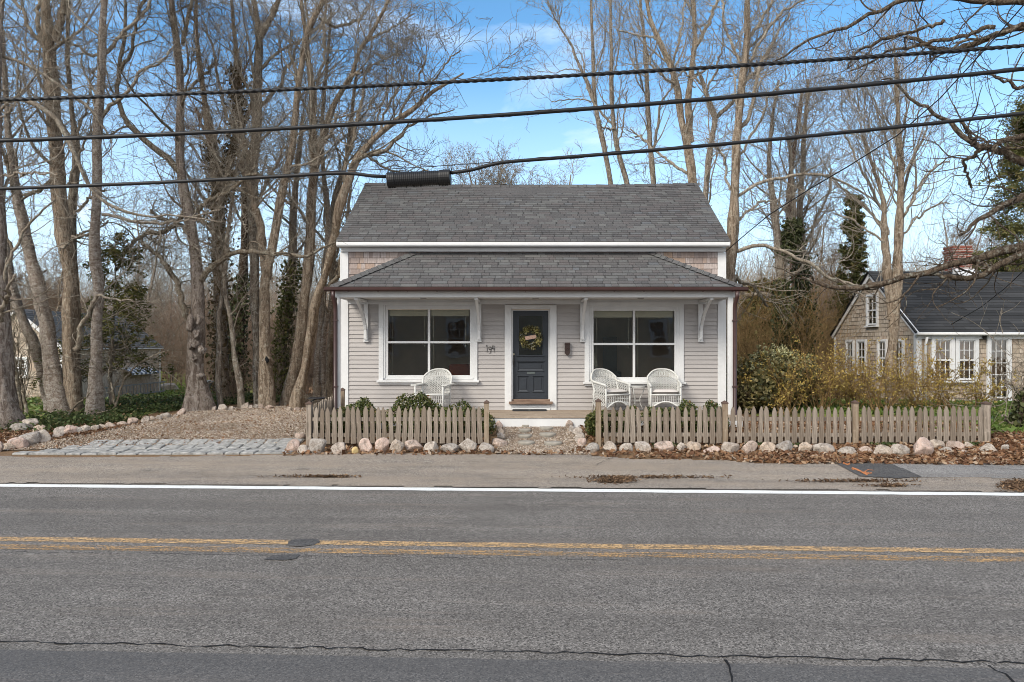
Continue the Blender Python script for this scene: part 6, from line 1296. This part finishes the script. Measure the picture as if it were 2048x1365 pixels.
# thicket far behind: one mass nobody could count
def thicket(name, label, n, y0, y1, h0, h1, m, seed, rr=.016, x0=-1.0, x1=1.0, per=6, xr=None):
    r = np.random.default_rng(seed); Yv = r.uniform(y0, y1, n); px = r.uniform(-300, 2350, n) if xr is None else r.uniform(xr[0], xr[1], n); x = (px-CX)*Yv/F; z = gz(x, Yv); K = 7; h = r.uniform(h0, h1, n)
    keep = ~((x > -23) & (x < -17.5) & (Yv < 37.2) & (Yv > 28)) & ~((x > 9.5) & (Yv < 26)); x, Yv, z, h = x[keep], Yv[keep], z[keep], h[keep]; n = len(x)
    P = np.zeros((n, K, 3)); P[:, 0] = np.stack([x, Yv, z-.1], 1); d = np.stack([r.normal(size=n)*.16, r.normal(size=n)*.16, np.ones(n)], 1)
    for j in range(1, K): d = d+r.normal(size=(n, 3))*.09; P[:, j] = P[:, j-1]+d*(h/K)[:, None]
    R = rr*r.uniform(.6, 1.8, n)[:, None]*np.linspace(1, .35, K)[None]*(Yv/40)[:, None]
    A, B = spawn(P, R, per, None, (15, 55), 6, .05, .12, r, .2, .7, rr*.5, 1, .5, lenpow=.55); A, B = A, B*1.0
    g = Geo().add(tubes(P, R, 4)).add(tubes(A, B, 3)); 
    A2, B2 = spawn(A, B, 2, None, (15, 60), 4, .03, .12, r, .2, .8, rr*.45, 1, .6, lenpow=.3); g.add(tubes(A2, B2, 3))
    return tag(link(name, g.mesh(name), m), label, kind='stuff')
thicket('woodland_thicket', 'brown leafless undergrowth filling the woods behind everything', 2000, 38, 62, 2.2, 5.5, TWIGR, 1)
thicket('woodland_thicket', 'grey far-off mass of bare woods closing the view', 3600, 62, 110, 4, 10.5, TWIG, 2, rr=.022)
thicket('woodland_thicket', 'low tan brush among the nearer trunks at the left', 180, 21, 30, .8, 2.6, TWIGR, 3, rr=.010, xr=(400, 680))
thicket('woodland_thicket', 'low tan brush between the cottage and its right neighbour', 420, 22, 34, 1.0, 3.4, TWIGT, 4, rr=.010, xr=(1450, 1760))
P = scatter([(-60, 40), (60, 40), (70, 100), (-70, 100)], 16000, 41); P[:, 2] += np.random.default_rng(2).uniform(0, 3.0, len(P))**1.2
stuff('beech_leaves', P, .16, m_leaf('clinging_brown_leaf', [(0,(.13,.075,.045)),(.6,(.21,.13,.085)),(1,(.28,.19,.13))], .8), 'brown leaves still clinging in the far undergrowth', seed=42)

# --- evergreens
def conifer(name, label, X, Yd, h, rad, seed, n=70, z0=.12, dens=190, droop=-.08, m=SPR, sz=.11, narrow=False, trunkr=.11, bark=DARKB, shape=.75, group='evergreens round the cottages'):
    r = np.random.default_rng(seed); z = gzf(X, Yd); loc = (X, Yd, z); root = thing(name, label, 'evergreen', loc, 0, group)
    K = 20; zz = np.linspace(-.2, h, K); P = np.stack([np.cumsum(r.normal(size=K))*.012, np.cumsum(r.normal(size=K))*.012, zz], 1); R = trunkr*(1-.95*np.linspace(0, 1, K))+.005
    link('trunk', Geo().add(tubes(P[None], R[None], 10, .1)).mesh('trunk'), bark, root)
    t = z0+(1-z0)*np.sort(r.uniform(0, 1, n))**.95; L = rad*(1-t)**shape*r.uniform(.55, 1.15, n)+.15; a = r.uniform(0, 2*pi, n); Kb = 9; B = np.zeros((n, Kb, 3)); B[:, 0] = np.stack([np.interp(t*h, zz, P[:, 0]), np.interp(t*h, zz, P[:, 1]), t*h], 1)
    d = np.stack([np.cos(a), np.sin(a), (.25 if not narrow else 1.1)*np.ones(n)+r.normal(size=n)*.1], 1); d /= np.linalg.norm(d, axis=1, keepdims=True)
    for j in range(1, Kb): d = d+r.normal(size=(n, 3))*.06; d[:, 2] += droop if not narrow else .02; B[:, j] = B[:, j-1]+d*(L/(Kb-1))[:, None]
    BR = np.maximum(.028*(L/rad)[:, None]*(1-.8*np.linspace(0, 1, Kb)[None]), .005)
    S, Q = spawn(B, BR, 7, .5*rad/1.5, (35, 70), 5, -.02, .06, r, .18, .6, .004, .02, .4, lenpow=.5)
    g = Geo().add(tubes(B, BR, 5)).add(tubes(S, Q, 3)); link('branches', g.mesh('branches'), bark, root)
    AP = np.concatenate([S.reshape(-1, S.shape[1], 3)]); N = n*dens; i = r.integers(0, len(AP), N); u = r.uniform(0, 1, N)*(AP.shape[1]-1); k = np.minimum(u.astype(int), AP.shape[1]-2); f = (u-k)[:, None]
    q = AP[i, k]*(1-f)+AP[i, k+1]*f+r.normal(size=(N, 3))*np.array([.05, .05, .035])*rad/1.5
    v, f = quads(q, sz, flat=.45, aspect=3.6, seed=seed); link('foliage', fastmesh('foliage', v, f), m, root); return root
p = G(283, 808); conifer('spruce_tree', 'small open spruce with drooping branches between shed and oak', p[0], 18.6, 4.3, 1.6, 60, n=40, dens=190, trunkr=.06, sz=.036, z0=.2, bark=BAREGREY, shape=.55)
conifer('spruce_tree', 'large dark spruce at the right edge behind the chimney', (2062-CX)*27/F, 27, 10.4, 3.1, 61, n=90, dens=420, sz=.045, droop=-.03)
conifer('cedar_tree', 'narrow dark cedar rising behind the left end of the right cottage', (1703-CX)*30/F, 30, 7.6, 1.25, 63, n=80, dens=200, sz=.06, narrow=True)
conifer('cedar_tree', 'small dark cedar in the undergrowth right of the main cottage', (1525-CX)*30/F, 30, 3.9, 1.5, 64, n=70, dens=120, sz=.13, narrow=True)

# --- shrubs
def bush(name, label, X, Yd, rx, ry, h, n, m, sz, seed, stems=26, bud=None, bark=DARKB, z=None, cat='shrub', lumps=7, group=None):
    r = np.random.default_rng(seed); z = gzf(X, Yd) if z is None else z; root = thing(name, label, cat, (X, Yd, z), 0, group)
    S = np.zeros((stems, 8, 3)); a = r.uniform(0, 6.28, stems); q = r.uniform(.1, 1, stems)
    for j in range(1, 8): t = j/7; S[:, j] = np.stack([np.cos(a)*q*rx*.85*t, np.sin(a)*q*ry*.85*t, h*.85*t**.8*(1-.3*q)], 1)+r.normal(size=(stems, 3))*.02
    g = Geo().add(tubes(S, np.linspace(.012, .004, 8)[None]*np.ones((stems, 1)), 4)); A, B = spawn(S, np.full((stems, 8), .006), 6, h*.4, (20, 60), 5, .04, .1, r, .2, .7, .003, .01, .5); g.add(tubes(A, B, 3)); link('stems', g.mesh('stems'), bark, root)
    c = r.normal(size=(lumps, 3))*np.array([rx*.42, ry*.42, h*.13])+np.array([0, 0, h*.55]); i = r.integers(0, lumps, n); d = r.normal(size=(n, 3)); d /= np.linalg.norm(d, axis=1, keepdims=True); rad = (r.uniform(.35, 1, n)**.4)[:, None]
    P = c[i]+d*rad*np.array([rx*.55, ry*.55, h*.42]); P[:, 2] += .04*np.sin(P[:, 0]*14)+.03*np.sin(P[:, 1]*17+P[:, 0]*8); P = P[P[:, 2] > .02]
    v, f = quads(P, sz, seed=seed, aspect=1.9); link('leaves', fastmesh('leaves', v, f), m, root)
    if bud:
        k = P[:, 2] > h*.68; Q = P[k]; Q = Q[r.integers(0, len(Q), bud)]+r.normal(size=(bud, 3))*.02+np.array([0, -.02, .03]); v, f = quads(np.repeat(Q, 5, 0)+r.normal(size=(bud*5, 3))*.025, sz*.5, seed=seed+1, aspect=1.3); link('buds', fastmesh('buds', v, f), BUD, root)
    return root
BX = lambda px, Y=14.6: (px-CX)*Y/F
bush('boxwood_shrub', 'low dark boxwood behind the pickets at the corner of the left bed', BX(722), 14.5, .58, .42, .58, 7500, BOX, .030, 70, group='boxwood shrubs behind the pickets')
bush('boxwood_shrub', 'tallest boxwood, under the lone wicker chair', BX(835), 14.5, .74, .42, .70, 9500, BOX, .030, 71, group='boxwood shrubs behind the pickets')
bush('boxwood_shrub', 'low boxwood at the path end of the left bed', BX(918), 14.5, .58, .40, .58, 7500, BOX, .030, 72, group='boxwood shrubs behind the pickets')
bush('boxwood_shrub', 'upright boxwood squeezed beside the first post of the right fence', BX(1194, 14.4), 14.4, .22, .3, .52, 3600, BOX, .030, 73, group='boxwood shrubs behind the pickets')
bush('boxwood_shrub', 'low boxwood in front of the chair that faces the road', BX(1318), 14.5, .50, .40, .50, 5500, BOX, .030, 74, group='boxwood shrubs behind the pickets')
bush('boxwood_shrub', 'low boxwood below the right corner of the porch', BX(1405), 14.5, .45, .40, .50, 5500, BOX, .030, 75, group='boxwood shrubs behind the pickets')
bush('boxwood_shrub', 'small boxwood in front of the chair turned to the table', BX(1250), 14.5, .36, .36, .46, 3400, BOX, .030, 76, group='boxwood shrubs behind the pickets')
bush('rhododendron', 'large evergreen bush with pale green buds right of the downspout', (1560-CX)*18/F, 18.2, 1.3, .9, 1.42, 8000, RHO, .07, 77, bud=600, lumps=16)
bush('rhododendron', 'dark leafy bush low behind the fence beside the downspout', (1502-CX)*17.3/F, 17.3, .55, .6, .95, 4200, RHO, .07, 78)
def whip(name, label, X, Yd, rx, h, n, seed, m=TWIGT, bud=2600, per=9, bm=FOR, cat='shrub', group='twiggy yellow shrubs behind the right fence', arch=.9):
    r = np.random.default_rng(seed); z = gzf(X, Yd); root = thing(name, label, cat, (X, Yd, z), 0, group); K = 14; n = int(n*.5); h *= .84; bud = int(bud*.8); a = r.uniform(0, 6.28, n); q = r.uniform(.15, 1, n); S = np.zeros((n, K, 3)); S[:, 0, :2] = r.normal(size=(n, 2))*.12
    d = np.stack([np.cos(a)*q*.8, np.sin(a)*q*.6, np.ones(n)], 1); L = h*1.35*r.uniform(.6, 1.15, n)
    for j in range(1, K): d = d+r.normal(size=(n, 3))*.10; d[:, 2] -= arch*.12*q; d /= np.linalg.norm(d, axis=1, keepdims=True); S[:, j] = S[:, j-1]+d*(L/(K-1))[:, None]
    S[:, :, 2] = np.maximum(S[:, :, 2], .02); g = Geo().add(tubes(S, np.linspace(.011, .004, K)[None]*r.uniform(.7, 1.5, (n, 1)), 4)); A, B = spawn(S, np.full((n, K), .007), per, h*.42, (25, 70), 6, .02, .14, r, .2, .6, .0042, .01, .5)
    A2, B2 = spawn(A, B, 3, h*.2, (25, 70), 4, .02, .14, r, .1, .7, .0036, .01, .6); g.add(tubes(A, B, 3)).add(tubes(A2, B2, 3)); link('stems', g.mesh('stems'), m, root)
    if bud:
        AP = A2.reshape(-1, 3); P = AP[r.integers(0, len(AP), bud)]+r.normal(size=(bud, 3))*.015; v, f = quads(P, .028, seed=seed, aspect=1.8); link('buds', fastmesh('buds', v, f), bm, root)
    return root
for i, (px, Y, rx, h, n, lb) in enumerate([(1500, 17.8, 1, 1.35, 26, 'tan twiggy shrub beside the downspout, leftmost behind the right fence'), (1570, 17, 1, 1.3, 34, 'yellow budding shrub in front of the pale-budded bush'), (1640, 17.6, 1, 1.5, 40, 'yellow budding shrub left of the right cottage gable'),
    (1705, 17.8, 1, 1.45, 40, 'yellow budding shrub under the gable windows'), (1765, 17.2, 1, 1.5, 44, 'yellow budding shrub at the foot of the fan-crowned tree'), (1838, 17.8, 1, 1.5, 40, 'yellow budding shrub before the right cottage corner'), (1895, 17.4, 1, 1.3, 34, 'yellow budding shrub under the paired cottage windows'), (1965, 18, 1, 1.05, 22, 'thin yellow shrub by the cottage door, rightmost of the row')]):
    whip('forsythia_shrub', lb, (px-CX)*Y/F, Y, rx, h, n, 80+i, bud=1700)
whip('bare_shrub', 'bare pale shrub at the back of the driveway behind the stones', (470-CX)*20/F, 20, 1, 1.1, 24, 95, TWIGR, 0, group=None)
whip('bare_shrub', 'bare shrub behind the side fence at the cottage corner', (640-CX)*18/F, 18, 1, .8, 20, 96, TWIGP, 0, group=None)
whip('bare_shrub', 'bare twiggy shrub before the shed gable at far left', (30-CX)*19/F, 19, 1, 1.3, 20, 97, TWIG, 0, group=None)
for i in range(3):
    pass
P = scatter([(-30, 19), (-4.5, 19), (-4.5, 40), (-40, 40)], 6000, 51); P[:, 2] += .03; stuff('leaf_litter', P, .09, LEAFD, 'brown leaf cover under the trees behind the driveway', flat=.6, seed=52)
# ================================================================ LIGHT, SKY, CAMERA
SUN_EL, SUN_AZ = radians(36), radians(222)     # azimuth clockwise from +Y (north): the sun stands behind the camera, to the left
w = bpy.data.worlds.new('World'); bpy.context.scene.world = w; w.use_nodes = True; t = w.node_tree; t.nodes.clear()
out = t.nodes.new('ShaderNodeOutputWorld'); bg = t.nodes.new('ShaderNodeBackground'); sky = t.nodes.new('ShaderNodeTexSky'); sky.sky_type = 'NISHITA'; sky.sun_disc = False
sky.sun_elevation = SUN_EL; sky.sun_rotation = SUN_AZ; sky.air_density = 1.0; sky.dust_density = .4; sky.ozone_density = 2.0
tc = t.nodes.new('ShaderNodeTexCoord'); mp = t.nodes.new('ShaderNodeMapping'); mp.inputs['Scale'].default_value = (1.0, 1.0, 3.2); mp.inputs['Location'].default_value = (.35, 0, .2)
nz = t.nodes.new('ShaderNodeTexNoise'); nz.inputs['Scale'].default_value = 1.9; nz.inputs['Detail'].default_value = 9; nz.inputs['Roughness'].default_value = .58; nz.inputs['Distortion'].default_value = .5
rp_ = t.nodes.new('ShaderNodeValToRGB'); e = rp_.color_ramp.elements; e[0].position = .52; e[0].color = (0, 0, 0, 1); e[1].position = .72; e[1].color = (.8, .8, .8, 1)
sp_ = t.nodes.new('ShaderNodeSeparateXYZ'); rz_ = t.nodes.new('ShaderNodeValToRGB'); q = rz_.color_ramp.elements; q[0].position = .05; q[0].color = (.75, .75, .75, 1); q[1].position = .36; q[1].color = (0, 0, 0, 1)
mx = t.nodes.new('ShaderNodeMix'); mx.data_type = 'RGBA'; sc_ = t.nodes.new('ShaderNodeMath'); sc_.operation = 'MAXIMUM'
tint = t.nodes.new('ShaderNodeMix'); tint.data_type = 'RGBA'; tint.blend_type = 'MULTIPLY'; tint.inputs[0].default_value = 1; tint.inputs[7].default_value = (.72, 1.10, 1.22, 1)
L_ = t.links.new
L_(tc.outputs['Generated'], mp.inputs[0]); L_(mp.outputs[0], nz.inputs['Vector']); L_(nz.outputs['Fac'], rp_.inputs[0]); L_(tc.outputs['Generated'], sp_.inputs[0]); L_(sp_.outputs[2], rz_.inputs[0])
L_(rp_.outputs[0], sc_.inputs[0]); L_(rz_.outputs[0], sc_.inputs[1]); L_(sc_.outputs[0], mx.inputs[0])
# bright cloud-white added to the unseen sky behind the camera as soft frontal fill
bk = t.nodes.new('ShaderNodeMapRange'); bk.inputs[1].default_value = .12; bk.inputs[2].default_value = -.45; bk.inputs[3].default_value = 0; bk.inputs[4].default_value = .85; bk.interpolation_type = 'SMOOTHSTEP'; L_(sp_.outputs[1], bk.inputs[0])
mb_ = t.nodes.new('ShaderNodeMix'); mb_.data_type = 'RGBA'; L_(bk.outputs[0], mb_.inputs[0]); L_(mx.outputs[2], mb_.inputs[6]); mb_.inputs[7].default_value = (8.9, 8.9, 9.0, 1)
L_(sky.outputs[0], tint.inputs[6]); L_(tint.outputs[2], mx.inputs[6]); mx.inputs[7].default_value = (5.8, 6.7, 7.9, 1)
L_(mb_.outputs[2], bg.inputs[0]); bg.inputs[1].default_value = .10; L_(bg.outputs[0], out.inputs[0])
sl = bpy.data.lights.new('sun', 'SUN'); sl.energy = 2.1; sl.angle = radians(22); sl.color = (1, .92, .80); so = bpy.data.objects.new('sun', sl); C.objects.link(so)
dv = Vector((sin(SUN_AZ)*cos(SUN_EL), cos(SUN_AZ)*cos(SUN_EL), sin(SUN_EL))); so.rotation_euler = dv.to_track_quat('Z', 'Y').to_euler(); so.location = (0, -20, 30)
cam = bpy.data.cameras.new('camera'); co_ = bpy.data.objects.new('camera', cam); C.objects.link(co_); bpy.context.scene.camera = co_
cam.sensor_width = 36; cam.sensor_fit = 'HORIZONTAL'; cam.lens = 36*F/2048; co_.location = (0, 0, H); co_.rotation_euler = (pi/2, 0, 0)
cam.shift_x = -(CX-1024)/2048; cam.shift_y = (CY-682.5)/2048; cam.clip_start = .1; cam.clip_end = 3000
s = bpy.context.scene; s.view_settings.view_transform = 'Standard'; s.view_settings.look = 'None'; s.view_settings.exposure = .98; s.view_settings.gamma = 1
s.cycles.filter_width = .95; s.cycles.max_bounces = 6; s.cycles.diffuse_bounces = 3; s.cycles.glossy_bounces = 3; s.cycles.transparent_max_bounces = 12; s.cycles.use_denoising = True; s.cycles.denoising_prefilter = 'ACCURATE'
try: s.cycles.denoiser = 'OPENIMAGEDENOISE'
except Exception: pass
